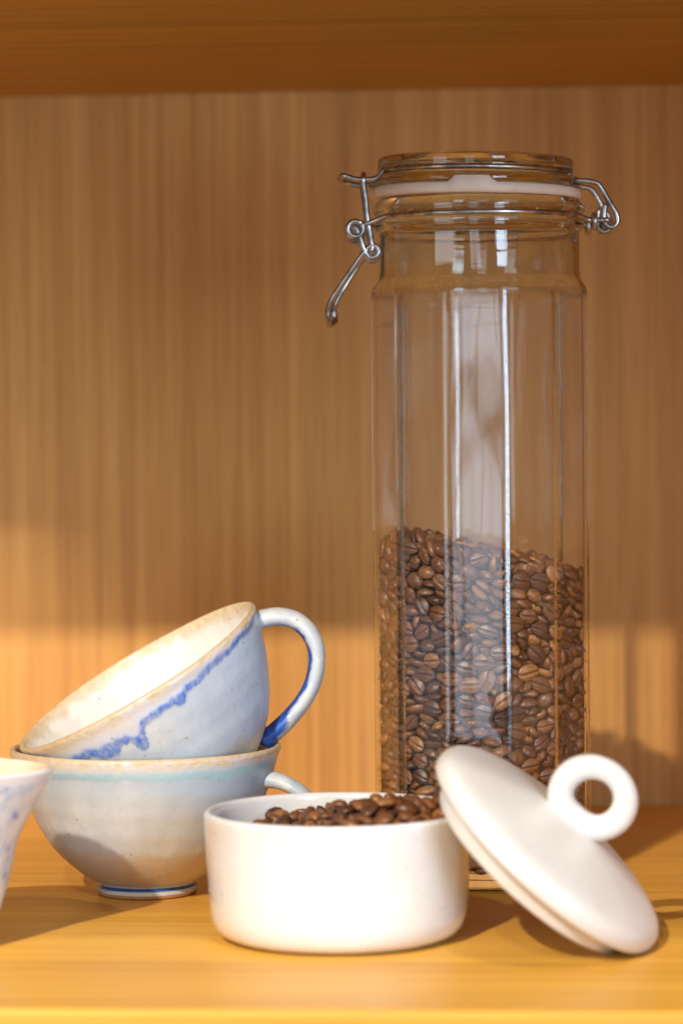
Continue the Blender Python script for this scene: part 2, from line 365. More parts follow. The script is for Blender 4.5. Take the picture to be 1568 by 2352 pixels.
# lid, a touch askew
lidE = bpy.data.objects.new('jar_lid', None)
lid_rot = Matrix.Translation(Vector((-0.17*cm, 0, 0))) @ Matrix.Translation((0, 0, .31)) @ Matrix.Rotation(R(1.0), 4, 'Y') @ Matrix.Translation((0, 0, -.31))
lidp = curve_prof([(4.05, 30.75), (4.12, 31.2), (4.3, 31.34), (4.62, 31.36), (4.80, 31.44), (4.82, 31.62), (4.74, 31.82), (4.52, 31.90), (4.44, 32.0), (4.42, 32.12), (4.44, 32.3), (4.46, 32.5), (4.40, 32.66), (4.22, 32.72), (4.02, 32.66), (3.92, 32.5), (3.7, 32.4), (2.5, 32.36)], 4) + [(0, 32.36)]
lidp = [(0, 31.95), (2.5, 31.95), (3.4, 31.9), (3.65, 31.6), (3.75, 30.9), (3.85, 30.7)] + lidp
V, F, I = lathe(lidp, 160); V = [lid_rot @ (v*cm) for v in V]
lid_o = link('glass_lid', mesh_of('lid', V, F), M_glass, jar)
# rubber ring with its tab
gp = [(4.22, 30.87), (4.68, 30.87), (4.77, 30.95), (4.80, 31.12), (4.74, 31.30), (4.66, 31.345), (4.22, 31.345), (4.22, 30.87)]
V, F, I = lathe(gp, 160); V2 = []
for (a, j), v_ in zip(I, V):
    th = math.degrees(a) - 360 + 90        # 0 = facing the camera
    th = (th + 180) % 360 - 180
    t = sstep(-17, -14.5, th) * (1 - sstep(5.5, 8, th)) if -25 < th < 25 else 0
    s = 1.0
    if gp[j][0] > 4.5: s = 1 + 0.022*t
    V2.append(lid_rot @ (Vector((v_.x*s, v_.y*s, v_.z + (0.30*t if gp[j][1] > 31.2 and gp[j][0] > 4.6 else 0)))*cm))
link('rubber_ring', mesh_of('ring', V2, F), M_rubber, jar)
# wires
WR = 0.126*cm; Y0 = JC.y
def W(pts, dy=0.0):
    """picture points (traced on the clasp's own plane in front of the jar axis) to jar-local points"""
    return [at(x, y, Y0 - 0.017 + 0) - JC + Vector((0, dy, 0)) for x, y in pts]
def circ(r, z, a0, a1, n=60, M=None):
    P = [Vector((r*math.cos(R(a0 + (a1-a0)*k/n)), r*math.sin(R(a0 + (a1-a0)*k/n)), z))*cm for k in range(n+1)]
    return [M @ p for p in P] if M else P
def c6(px, py): return (1286 + .1467*px, 376.4 + .1467*py)
def c5(px, py): return (721.5 + .1734*px, 376.4 + .1734*py)
D2 = 0.034
# wire over the lid: a ring in the lid's groove, loop on the left, two arms and end coils on the right
for sgn in (0, 1):
    dy = D2 * sgn
    right = W([c6(*q) for q in ((130, 262), (330, 262), (520, 285), (620, 350), (760, 590), (870, 770), (895, 880), (860, 960), (790, 990), (710, 950), (685, 860), (688, 740), (700, 635))], dy)
    left = W([c5(*q) for q in ((820, 190), (700, 205), (560, 205), (450, 175), (375, 155))], dy)
    a0, a1 = (204, 336) if sgn == 0 else (156, 24)
    ring = circ(4.52, 32.03, a0, a1, 48, lid_rot)
    jend = W([c5(340, 165)], D2/2)
    path = jend + list(reversed(left)) + ring + right
    tube('lid_wire', smooth_path(path, 4), WR, M_wire, jar, seg=10)
# wire round the neck
eyeL = c5(545, 860)
for sgn in (0, 1):
    dy = D2 * sgn
    a0, a1 = (206, 334) if sgn == 0 else (154, 26)
    ring = circ(4.74, 30.02, a0, a1, 48)
    endL = W([c5(680, 800)], dy)
    cen = W([eyeL], dy)[0]; rr = 0.0034
    loop = [cen + Vector((rr*math.cos(R(t)), 0.0006*(t-50)/300*(1 if sgn else -1), rr*math.sin(R(t)))) for t in range(60, 420, 24)]
    endR = W([c6(430, 872), c6(620, 878), c6(760, 880)], dy); bar = W([c6(815, 885)], D2/2)
    tube('neck_wire', smooth_path(list(reversed(loop)) + endL + ring + endR + bar, 4), WR, M_wire, jar, seg=10)
    cc = W([c6(515, 900)], dy)[0]
    coil = [cc + Vector((0.0006*math.sin(R(t/2)), 0.0026*math.cos(R(t)), 0.0030*math.sin(R(t)))) for t in range(0, 360, 24)]
    tube('hinge_eye', coil, WR*0.95, M_wire, jar, seg=10, closed=True)
# pull-up link and lever
for sgn in (0, 1):
    dy = D2*sgn
    lk = W([c5(*q) for q in ((648, 175), (652, 300), (680, 470), (690, 620), (722, 830), (752, 1010), (768, 1110), (750, 1150))], dy)
    top = W([c5(655, 120)], D2*0.5 + (D2*0.30 if sgn else -D2*0.30))
    mid = W([c5(655, 118)], D2*0.5)
    tube('link_wire', smooth_path(mid + top + lk, 5), WR, M_wire, jar, seg=10)
    lv = W([c5(*q) for q in ((520, 840), (560, 870), (600, 960), (640, 1080), (680, 1180), (745, 1240), (825, 1215), (850, 1150), (810, 1090), (745, 1085), (690, 1130), (640, 1200), (520, 1370), (380, 1570), (235, 1790), (185, 1930), (185, 2060))], dy)
    # arms close in towards the pull end
    n = len(lv)
    for i in range(12, n): lv[i] = lv[i] + Vector((0.0030*(i-11)/5 if sgn else 0, (D2/2 - dy)*0.45*(i-11)/5, 0))
    end = W([c5(193, 2120)], D2/2)
    tube('lever', smooth_path(lv + end, 5), WR*1.06, M_wire, jar, seg=10)

# ------------------------------------------------------------------ coffee beans
def bean_mesh(seed, sub):
    bm = bmesh.new(); bmesh.ops.create_icosphere(bm, subdivisions=sub, radius=1.0)
    rnd = random.Random(seed); lx = rnd.uniform(.43, .52); ly = rnd.uniform(.32, .38); lz = rnd.uniform(.25, .295); sc_ = rnd.uniform(-.12, .12); crk = rnd.choice((0.015, 0.02, 0.03, 0.05, 0.075)); gr = []
    for v_ in bm.verts:
        x, y, z = v_.co; g = 0.0
        yc = y - sc_*math.sin(x*2.6)
        Z = z*lz if z > 0 else z*0.13
        if z < 0.25:
            g = math.exp(-(yc/0.095)**2) * sstep(0.25, -0.15, z)
            Z += g*0.16*(1 - 0.5*x*x)
            Z += -0.018*math.exp(-((abs(yc)-0.30)/0.17)**2)*sstep(0.1, -0.4, z)
        X = x*lx; Yy = y*ly*(1 - 0.07*x)
        nn = noise.noise(Vector((x*2.1, y*2.1, z*2.1)) + Vector((seed*5.1, 0, 0)))*crk + noise.noise(Vector((x*5.5, y*5.5, z*5.5)) + Vector((0, seed*3.3, 0)))*crk*0.5
        v_.co = Vector((X, Yy, Z))*(1 + nn*2.0)*cm; gr.append(g)
    me = bpy.data.meshes.new('coffee_bean'); bm.to_mesh(me); bm.free()
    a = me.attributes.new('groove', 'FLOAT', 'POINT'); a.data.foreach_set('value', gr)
    me.polygons.foreach_set('use_smooth', [True]*len(me.polygons)); return me
NB = 24
bean_hi = []
for i in range(NB):
    m_ = bean_mesh(i, 4); m_.materials.append(M_beans[i % 8]); bean_hi.append(m_)
bean_lo = [bean_mesh(i, 2) for i in range(6)]
def dec(a):
    """six whole numbers a bean: place in tenths of a millimetre, turn in degrees"""
    L = []
    for i in range(0, len(a), 6):
        x, y, z, p, q, r = a[i:i+6]; L.append((Vector((x, y, z))*(cm/100), Euler((R(p), R(q), R(r))).to_quaternion()))
    return L
JV = [
    -34,-454,1471,-95,-13,0,33,-438,1451,71,76,-103,-144,-421,1481,49,-17,-144,60,-431,1458,100,-16,101,-92,-420,1478,-117,-50,-107,-340,-318,1521,-96,16,-34,-202,-390,1517,-26,-53,141,65,-462,845,96,46,-178,-275,-350,1486,74,-43,123,94,-457,435,-87,-20,17,53,-461,1056,85,-8,173,103,-454,1255,96,-7,-157,
    -147,-443,1243,-98,48,-15,34,-460,378,-84,8,-3,94,-453,1125,111,-13,-164,113,-449,1186,-97,9,23,-166,-437,463,88,-10,157,-129,-446,1366,83,-10,176,-158,-439,395,100,15,162,-124,-446,619,-84,14,-4,-174,-433,1013,-92,40,-30,14,-458,534,94,6,170,-174,-432,831,-97,-6,-28,6,-457,1152,-84,17,-7,
    -178,-431,693,86,-17,149,-3,-457,934,121,80,-154,127,-443,781,91,11,-149,-161,-435,944,-110,4,-22,-170,-432,760,73,-1,154,-91,-449,844,87,-21,170,-92,-449,986,-87,17,-9,-16,-455,1015,-91,10,-10,130,-442,711,-97,17,24,-19,-455,795,-92,6,-10,-71,-451,380,-86,13,-8,-75,-450,1066,97,50,-178,
    -60,-451,568,-98,-11,-7,-82,-449,915,96,7,168,-86,-447,458,92,-49,160,-310,-315,1454,89,-33,-67,-243,-352,1517,-61,40,-80,153,-431,1373,-84,15,26,51,-448,999,-126,-14,-20,72,-445,942,-42,33,-175,68,-445,761,105,-6,-147,-28,-403,1455,157,-22,121,-205,-412,340,86,-17,142,70,-443,1364,156,3,-4,
    -206,-411,1119,84,15,147,-140,-431,1428,-74,38,25,-207,-411,1371,-86,47,-33,100,-438,524,-124,-10,-158,183,-417,1217,85,-12,-158,184,-416,965,-84,-9,26,187,-415,550,83,15,-153,-140,-427,552,-28,19,3,102,-435,672,147,2,-139,58,-441,620,26,-18,20,-149,-424,521,-146,-21,173,-129,-429,1093,-129,50,177,
    -157,-421,1184,23,16,-32,-217,-401,1232,101,-7,135,114,-431,915,-48,28,-153,73,-437,559,-17,29,51,288,-368,1231,93,-44,-152,220,-399,1047,-96,43,19,-358,-262,1493,89,40,-29,241,-390,651,-97,-30,30,237,-391,1368,92,-12,-160,269,-377,505,93,12,-160,241,-390,909,-92,21,25,256,-383,724,-97,-4,23,
    103,-431,367,1,43,9,-140,-423,1305,-1,-45,147,-73,-435,315,139,-1,-171,-76,-434,1413,94,25,13,126,-425,592,-72,-3,-136,233,-391,1158,102,-16,-165,300,-358,435,-97,0,40,298,-359,1399,114,-59,-159,19,-438,661,-18,-7,167,-162,-415,888,-27,14,167,59,-435,1307,-19,-23,-142,47,-436,713,-169,-2,-157,
    38,-436,1227,162,-13,142,-10,-437,859,152,-14,-174,-243,-385,807,-94,13,-31,117,-426,1020,172,-38,-171,64,-434,1390,14,23,110,113,-426,843,-168,-37,8,-181,-360,1477,-76,-48,129,311,-349,1140,89,-27,-132,-10,-436,333,-37,-4,-178,39,-435,1282,-157,43,42,312,-347,687,-97,-35,53,313,-347,353,-88,-19,49,
    -28,-435,627,-151,9,174,-361,-251,1561,41,32,-45,-68,-431,747,24,-3,-4,-38,-434,714,161,-21,157,-245,-382,1020,80,1,136,-101,-426,673,2,21,-174,-65,-431,516,-163,-10,162,-17,-434,1349,-9,-37,-168,104,-379,1457,173,24,123,14,-433,1105,-179,-1,-160,-32,-432,1197,-9,6,-16,-63,-430,1257,173,-29,-169,
    130,-418,1317,30,18,0,-14,-433,466,-1,6,-23,301,-349,621,114,13,-135,-138,-416,1157,-170,-24,70,24,-432,419,-6,-32,-118,-132,-417,345,-18,-12,122,-34,-387,1495,-31,-25,116,-31,-431,1325,-170,-42,151,-273,-365,958,97,-10,147,42,-430,887,12,14,-129,141,-414,477,-159,-6,-160,-275,-363,314,-86,-7,-32,
    -86,-425,1306,17,-42,142,-183,-402,605,-19,-20,158,-93,-423,788,12,-8,27,107,-421,1075,18,37,-48,-64,-427,1159,-25,13,39,-285,-356,1264,100,-51,138,-208,-392,1449,-82,-26,128,-285,-356,1146,98,34,147,-391,-214,1533,-100,-3,-39,-16,-429,1260,10,-24,126,-298,-347,501,96,-22,147,324,-331,558,-97,-33,60,
    212,-388,1304,77,29,29,51,-426,482,10,21,2,220,-384,448,-82,-5,-146,-315,-335,645,87,-30,142,-297,-346,572,100,-20,137,-312,-337,905,-100,47,-38,106,-418,1415,-24,-26,-63,178,-399,742,-28,-10,10,-343,-316,349,-92,13,-41,-340,-317,1090,96,0,144,-338,-319,740,-94,-40,-30,-56,-424,1128,-166,-22,-123,
    303,-341,1344,132,12,-124,-388,-209,1462,-94,-22,126,295,-345,786,-69,-10,-134,330,-323,957,83,67,-127,164,-401,915,176,40,-114,10,-424,736,0,3,-112,177,-396,824,11,-6,11,-65,-421,643,-23,-18,-22,-5,-424,1391,-48,9,-61,-204,-386,424,0,4,-21,256,-363,842,69,-40,3,181,-394,611,-43,-13,-130,
    177,-395,364,-172,-1,40,77,-418,327,-19,15,43,1,-423,1043,63,-32,-165,-362,-295,604,87,-13,127,-363,-294,496,-93,31,-55,-215,-381,503,23,9,-35,-356,-300,1160,74,-21,134,-188,-390,1067,163,-11,-29,-115,-410,726,179,6,-131,168,-396,319,158,21,-5,275,-351,304,-170,-3,-142,-229,-322,1452,118,34,-42,
    -220,-376,547,-11,-16,131,-236,-369,901,52,-7,-42,149,-400,1048,-176,-23,117,-368,-287,885,88,-14,121,146,-401,1143,10,-23,117,291,-341,1299,-177,-5,41,-29,-419,410,-143,-25,174,250,-362,963,-158,-18,-173,150,-399,1275,10,25,-20,136,-403,404,-148,-1,111,234,-369,326,-3,7,-171,-18,-419,919,-109,-28,10,
    168,-393,1423,-130,-7,154,300,-333,1076,57,-3,76,211,-378,1423,34,-34,-161,-261,-355,1411,65,14,-29,43,-416,1173,-13,6,-36,146,-399,1094,-54,-10,-88,-227,-370,693,-172,23,-20,-367,-284,1425,-77,11,-60,-292,-281,1514,130,19,-25,-86,-410,945,-82,-19,9,190,-384,693,17,23,76,-258,-354,1085,-49,-3,146,
    -224,-370,865,172,-2,126,192,-383,800,-174,-15,74,200,-380,389,16,1,70,192,-383,514,178,-30,91,239,-363,579,-43,44,120,-236,-364,651,172,1,-48,-222,-370,1292,-172,-5,121,-242,-361,595,-18,15,-33,-159,-393,643,-22,-17,-172,-238,-362,391,-23,-16,165,186,-382,865,-4,0,-28,-312,-320,1374,-85,-21,133,
    290,-333,1027,36,-31,113,-115,-402,1046,173,8,-137,257,-351,390,-53,11,-101,-138,-396,827,-175,-54,11,352,-290,743,89,-12,-120,-376,-270,773,-94,-43,-59,-74,-408,1386,95,47,-164,354,-288,666,99,43,-123,-192,-379,1326,-174,-13,104,-263,-347,764,-158,-12,140,262,-347,563,131,10,91,-209,-372,736,162,-15,60,
    200,-375,1109,-144,13,125,-173,-385,1397,44,-46,126,172,-385,671,156,-11,-79,32,-411,813,21,14,-28,356,-285,1095,92,-26,-130,356,-284,515,99,58,-122,-122,-397,429,1,-16,166,-180,-381,976,11,-12,170,-256,-349,1211,-166,21,-62,240,-357,1070,85,14,140,-267,-343,1319,8,1,-21,311,-316,1199,144,-15,-158,
    217,-366,1250,-153,12,89,105,-400,1229,159,-32,-158,-422,-138,1495,-81,-71,95,259,-345,1004,110,-16,-60,-274,-336,432,-16,11,167,-328,-302,1305,-146,61,67,-80,-402,889,-154,6,5,-308,-315,804,160,-11,-26,-324,-304,1235,21,4,-29,10,-408,302,25,17,-16,
]
JR = [
    -187,-313,103,-164,-4,-41,362,-220,89,6,-6,-37,431,84,89,-3,4,166,432,-69,120,-148,66,-95,-441,-68,103,-166,-3,77,-354,77,111,47,34,83,-362,-101,89,-4,-4,17,124,-341,105,144,-2,-163,-357,-80,140,167,10,88,-143,-380,109,164,-33,114,-313,-311,103,-165,-4,153,398,-170,109,-137,-21,-14,
    435,2,89,-3,4,99,134,-410,90,0,10,-109,434,45,250,-153,-35,27,66,-435,90,9,-9,-54,350,-293,110,-83,-14,54,-384,28,89,7,2,16,-88,-349,107,-131,1,-16,201,-373,89,-4,-4,-37,35,-363,103,170,7,177,-349,106,179,76,-76,7,-211,-336,116,-24,25,164,427,-124,113,-156,43,-96,
    375,-16,105,51,-10,-15,429,106,155,-91,44,174,363,-231,153,-171,-29,3,-371,-179,89,-6,-1,-128,76,-365,130,18,-15,71,-33,-409,89,-1,5,-97,437,-25,210,-104,41,-71,-416,-138,114,-155,44,-138,-369,-27,98,-22,17,-130,222,-305,89,0,5,-36,430,46,125,7,-10,144,301,-244,104,150,-9,105,
    5,-365,140,158,33,180,-325,-224,94,-24,-1,-107,-422,-51,127,8,-7,104,117,-424,141,-169,14,-156,292,-290,112,33,43,-105,-417,87,104,157,-5,-3,-103,-430,109,-136,-21,31,435,-7,158,-153,51,-73,436,92,242,95,-56,160,431,-84,192,-93,89,-48,259,-361,109,37,36,25,372,37,94,-2,-17,32,
    -455,18,112,-93,18,-90,27,-437,119,-7,18,-168,347,-112,116,-18,50,-129,-71,-360,139,-10,43,-93,-379,-187,144,174,-5,-154,367,-82,89,-7,2,163,-361,-43,161,-22,7,89,439,35,279,4,41,-110,384,-189,143,-130,5,-26,374,-189,185,18,-15,-60,119,-377,165,6,2,-93,-260,-256,105,157,-9,128,
    363,70,154,-92,45,-154,-187,-405,104,-51,-2,145,-284,-294,122,-5,1,-55,206,-314,128,21,15,-60,-446,-121,147,98,28,117,-9,-404,146,-16,34,173,370,13,157,-50,-48,-1,-382,-257,110,-83,14,-67,254,-256,121,102,-64,-113,-424,87,156,127,29,-144,392,-35,181,-15,78,54,-398,29,144,-162,17,-80,
    -266,-369,119,-99,55,-38,-381,-131,163,-4,4,106,-56,-452,136,-96,16,-8,-298,-211,136,-14,-12,127,282,-241,181,160,-29,110,195,-390,163,146,9,25,353,92,122,120,-73,162,417,-152,161,-52,-19,-75,364,19,231,-8,-48,116,-353,-254,144,40,-20,107,-431,-49,170,-18,15,-150,-429,13,172,160,-8,127,
    381,11,311,-38,-2,-134,148,-348,132,-4,-15,98,63,-441,159,-7,-1,-171,-432,-93,207,-163,18,-40,395,-74,155,-89,62,114,-235,-331,166,175,10,133,433,-84,295,133,-49,83,128,-442,197,88,-23,-149,-292,-270,174,173,11,136,-365,-9,230,149,72,-132,388,82,288,-154,50,-123,-395,80,195,-15,-37,83,
    -340,-199,188,-169,-12,129,-426,16,202,6,-7,33,438,59,187,75,-12,-39,284,-370,171,94,18,-151,-434,84,225,23,72,-149,-146,-380,144,9,4,-19,445,-140,226,83,56,-96,380,-10,257,-28,-41,173,359,43,312,139,57,-85,399,-98,221,47,39,-97,-364,-62,204,6,-33,39,-144,-444,153,86,15,169,
    -369,57,234,-2,3,-152,-331,-324,159,99,-48,139,320,-174,227,-129,-37,31,365,92,204,-85,-22,10,-411,73,410,77,24,89,393,-52,1077,166,18,14,368,-20,734,-19,30,126,-162,-364,184,-5,3,-4,376,106,692,57,-80,34,359,-66,801,159,4,-93,-311,-187,254,-24,23,-64,423,91,527,-45,1,-164,
    419,101,1019,93,34,19,455,-16,1281,-96,9,85,382,206,1374,12,-25,103,-273,-256,240,-14,-11,4,242,155,1365,-7,2,88,-267,-258,377,-158,-12,85,-427,-25,227,-46,6,168,-71,-361,249,-5,9,-2,396,-175,241,157,7,115,-347,-114,256,-9,7,-87,393,-16,880,28,36,-71,418,-165,1339,-42,-36,-150,
    -423,34,253,32,-16,-10,64,-411,193,-29,-11,-1,-333,-182,218,-11,14,-98,368,57,211,-55,27,-144,286,-312,148,29,-4,-13,351,-115,166,20,29,-53,-354,106,544,-97,48,172,362,-74,700,45,-19,-48,385,-23,554,-25,-5,141,355,106,866,86,41,3,404,5,1385,33,-11,134,413,-33,1201,167,13,-21,
    449,73,1258,-47,7,99,-386,106,276,-107,79,168,415,-13,793,-42,9,-180,387,80,1225,96,20,128,193,-328,237,-76,23,-165,359,106,345,-83,-3,178,364,-95,1296,-50,65,-28,-398,-223,195,-84,-39,-70,-78,-402,177,167,2,-178,393,90,1114,136,-72,175,437,-26,490,136,-39,63,400,59,995,-154,7,138,
    371,6,1068,-70,6,-25,347,-264,165,-30,-26,70,-429,79,296,41,-32,-58,437,8,1232,-165,0,-108,374,77,1318,-55,-37,145,-200,-306,203,-169,23,142,-330,-260,195,19,-12,9,-366,-60,448,3,-8,-128,-424,78,849,-155,-5,-50,322,-171,289,-174,40,-100,368,287,1392,-96,-49,122,232,-278,189,150,24,-140,
    354,-83,1001,-161,55,68,-362,-30,267,9,41,-102,360,62,485,-32,-58,119,429,3,427,-89,-17,-157,64,5,1417,-177,-16,-168,399,76,809,9,-18,66,-365,-130,374,-165,-18,26,-361,85,386,-177,-29,15,460,52,1018,-98,14,77,366,0,421,145,60,-114,381,60,1154,66,57,19,398,18,534,160,10,-88,
    394,-38,1271,-13,36,17,-269,-338,187,-20,-13,114,367,18,842,70,35,29,-249,-292,216,-22,-28,-46,290,-148,1365,-4,-4,-27,386,-31,992,-37,17,112,-372,-121,223,-164,28,-75,-214,-402,165,-83,-7,-23,221,-173,1379,174,9,-52,391,106,1290,86,0,-4,-366,45,280,-28,-16,-133,-59,-402,290,-138,8,-7,
    437,-6,331,152,27,-110,383,80,761,-77,-7,120,299,-343,239,-110,-51,-111,432,-33,262,-17,40,-100,343,-108,846,101,22,-81,425,-66,976,160,31,-150,418,-51,918,5,-31,20,422,-95,678,-5,-16,-141,-195,-347,267,139,8,170,362,-47,1124,-168,-34,-108,270,205,1408,-111,2,-6,-353,79,437,-137,33,-130,
    328,229,1364,7,2,55,359,66,876,-38,-73,146,418,84,463,-143,-67,136,450,-76,1236,-98,22,83,392,56,1042,-40,-12,144,433,85,965,-162,-15,-15,301,-282,207,-176,-27,128,-362,86,324,-25,-16,-166,404,-115,457,-76,5,100,-422,83,511,24,-26,-148,-446,85,363,141,73,126,431,93,391,-52,-1,162,
    322,-165,949,73,2,-144,341,-223,224,152,2,170,354,-102,333,14,-37,32,357,105,939,78,33,-3,-367,-31,349,-139,30,-43,-409,-153,210,-67,10,146,411,28,1105,144,-34,-74,-13,-239,1450,170,-4,-46,415,62,348,98,19,-8,391,-138,899,-13,-5,-20,3,-406,231,161,-6,143,426,-88,788,174,-17,103,
    440,85,1198,1,-47,-20,-435,-82,240,-7,21,-113,460,37,1122,98,-42,-101,432,92,761,-68,-65,-8,-17,-450,191,69,1,165,372,-178,996,48,14,-146,431,40,481,-52,29,-159,443,81,1165,150,41,116,308,306,1378,-171,9,96,448,96,326,115,77,-11,318,152,1378,165,-3,146,382,-80,650,43,11,85,
    -63,-369,219,-173,-3,49,-356,-55,393,-54,43,-56,298,-72,1365,-1,5,39,395,53,571,19,-25,111,417,-142,764,150,-23,-44,-369,18,398,6,37,155,-430,-22,285,177,9,135,370,17,357,19,4,-40,-316,-311,219,-26,4,144,436,90,1081,-55,-66,-161,-413,-128,263,2,23,-118,153,-275,1382,-152,7,143,
    156,-373,194,7,24,21,370,58,414,-70,-5,-160,-307,-261,274,-1,-12,-40,411,36,919,-105,-2,-60,-9,-366,180,22,15,148,376,-51,824,-8,16,-27,459,29,1349,156,-85,-165,420,-108,1191,18,-2,131,-424,5,323,174,2,-7,-239,-362,218,-7,-16,159,422,-79,1159,158,5,131,362,41,1371,-176,19,15,
    159,-190,1405,3,7,52,412,-164,1292,170,-1,34,442,91,674,-144,83,-83,385,-115,1123,-7,-31,-87,409,26,1296,-32,70,-68,-250,-265,321,-27,12,162,-341,-139,308,-147,4,65,-438,15,405,134,4,-96,-115,-425,198,1,1,161,379,26,1245,89,-52,98,361,51,932,4,-53,73,375,-211,258,-11,-7,92,
    323,-168,888,-14,-11,-104,427,-97,1302,-149,-36,-96,443,66,762,159,75,89,-143,-377,239,-167,-2,-59,-359,66,484,-17,-1,-105,439,15,639,16,21,-109,341,-130,223,155,47,-127,-459,-84,299,-101,19,-81,-356,-249,247,-173,-4,69,367,-235,1175,-154,-14,-126,348,106,1024,-44,84,-135,293,90,1379,171,-6,151,
    422,-154,723,167,2,70,456,-13,1074,-98,27,83,352,94,399,31,52,-51,446,-127,378,86,43,-101,-376,-76,306,-174,13,8,-278,-330,257,-6,-1,-62,-372,-89,346,171,-2,178,-192,-419,233,103,-26,149,376,-33,1382,137,-35,-118,458,17,712,-102,-70,98,234,177,1435,-115,-74,-6,361,-49,447,-170,5,71,
    374,-121,1364,-156,2,-172,418,-196,817,-95,-9,59,94,-391,244,-176,7,-9,-17,-158,1456,-176,1,177,355,-99,750,21,-6,-139,417,-161,1159,6,-5,69,-411,-146,315,168,-12,100,33,-362,306,-60,32,-19,381,-91,1036,-17,13,-23,360,-53,347,-177,-52,62,309,-311,1405,107,-25,178,352,90,478,-154,-66,49,
    -436,-77,442,177,7,-48,151,-29,1401,8,1,147,-416,28,345,14,-12,-175,428,13,851,39,28,2,-400,-56,390,-63,-10,-75,-227,-288,295,-165,-21,-38,434,85,1321,10,44,19,-399,73,458,-44,7,-86,391,-87,1242,140,4,82,-382,-188,262,138,27,-126,448,83,459,57,-64,127,-372,-216,280,-19,13,-112,
    338,-269,1276,-160,28,73,233,-330,173,45,-19,12,34,-65,1445,-22,19,42,-443,-127,359,-86,-10,-60,210,19,1413,178,11,71,428,-29,663,-60,-40,145,-328,-163,326,35,-12,89,-390,-190,329,-8,-19,130,404,-61,498,-15,4,118,-216,-381,291,154,11,134,-61,-359,391,14,-34,-176,-362,32,641,-15,-17,-105,
    -449,84,450,-158,84,-163,383,-216,1054,-33,-47,-153,354,-195,1378,-147,-22,95,374,-69,289,156,-33,117,237,-368,203,0,24,-140,215,67,1365,7,2,173,-437,-68,393,-149,-25,139,402,-61,1329,173,-31,-159,334,-275,1312,-1,-37,-162,308,-214,354,4,-20,53,415,57,686,-90,-20,-2,-350,-111,412,9,-24,82,
    423,19,1170,26,43,-79,262,-286,1365,156,-20,170,354,104,557,-73,46,-168,423,-151,858,-28,-34,-103,432,-114,630,-54,-42,-104,286,146,1403,7,2,-126,398,-131,1079,-35,-6,-71,414,-146,275,20,-10,-44,-436,-42,355,-176,-30,126,445,38,552,113,-44,95,57,-136,1460,-119,13,82,433,-41,1339,-37,12,-72,
    247,-274,279,-171,-14,75,429,-93,555,-112,46,-66,198,232,1404,-35,10,-103,-414,-141,398,-21,10,-78,-388,-245,365,83,-50,123,337,-133,654,142,-39,89,168,-353,1367,-16,-6,-90,-383,-67,505,70,-16,-93,-435,-2,434,9,40,11,213,-96,1382,-180,-24,-170,-79,-426,233,-23,-12,-159,41,-251,1485,17,14,0,
    397,129,1364,0,5,-154,-305,-222,345,-2,-7,-158,429,-39,738,-23,-43,-34,-336,-247,310,-3,2,43,427,-22,1021,30,0,115,-141,-387,271,34,8,-17,383,-146,852,126,23,-85,388,-110,950,-134,28,102,107,153,1405,-39,-32,175,258,-266,1405,27,21,5,447,-114,1374,-99,58,75,-351,-308,278,-92,14,-45,
    357,-166,780,31,-67,148,-14,-441,267,116,6,1,436,33,409,-97,46,12,-422,69,609,-174,-12,-42,213,133,1430,-28,26,-38,-49,-380,351,-174,5,-173,358,-252,967,-132,22,-145,457,6,963,-96,13,85,227,-37,1436,23,0,87,422,-40,610,-166,-3,-153,-425,33,486,27,11,-43,-322,-178,430,-13,13,149,
    334,-267,1366,-9,-32,132,231,-206,1414,-169,-23,149,-357,-188,390,151,-40,-163,186,-393,242,-164,-3,-162,425,-62,421,-21,20,-130,-368,1,455,41,-13,-131,332,-268,230,9,27,-46,105,-334,1403,-25,9,-61,446,-103,462,-100,-41,81,111,-262,1420,-12,-25,-164,445,-137,1114,-97,-1,83,402,-85,1397,129,-30,-133,
    354,-13,1329,57,10,68,432,91,592,82,-23,164,-84,-236,1479,152,15,-51,-289,-298,320,-62,-37,139,-402,-151,437,19,-7,70,415,-201,923,-81,-48,53,-414,85,570,172,15,166,-351,105,625,75,-54,18,278,-297,331,4,-17,65,-390,46,543,104,7,41,-435,-90,468,3,5,-81,52,-311,1456,179,17,-26,
    352,-125,709,52,-19,-35,53,-274,1422,159,10,-98,-135,-387,328,-162,-3,-10,21,-392,262,-8,3,175,278,-305,255,135,-35,40,439,-30,552,114,-34,95,-330,-239,398,180,19,-110,372,-156,397,-11,36,-133,-219,-340,334,138,12,125,433,-63,828,42,5,84,246,-126,1410,169,-4,-161,-336,-152,494,164,-39,150,
    90,-362,1324,19,22,-56,398,-193,347,35,-10,55,233,-50,1389,39,15,94,276,17,1365,-7,2,-157,-185,-314,394,-5,27,-15,110,56,1455,-37,-7,-116,375,27,638,-21,14,82,440,47,841,-178,51,-57,-344,-145,533,17,-24,98,401,-127,812,-149,9,-30,-350,-119,472,-149,39,-12,373,-164,1322,13,16,55,
    -146,-430,282,-76,-13,171,347,-118,289,-177,-39,41,-373,-227,435,-177,29,-80,346,101,1408,-108,-20,118,-243,-294,403,-168,-36,176,-16,-305,1451,155,36,6,135,-439,273,83,37,-158,360,-228,1124,-146,20,153,-311,-262,435,-180,9,-95,53,-219,1466,-177,24,-45,417,-95,321,-40,-6,114,423,92,878,-78,65,23,
    -369,72,675,-11,1,-39,-202,-305,453,172,0,165,-258,-337,358,4,6,-178,61,-443,235,41,-53,49,411,75,1392,-164,32,-28,-455,25,558,-90,77,-103,-309,-313,401,-166,-8,154,353,-115,519,-44,-3,20,-408,-152,482,19,19,-51,344,-302,282,97,-10,-123,233,-326,1379,-13,-14,162,341,-130,1007,-149,69,122,
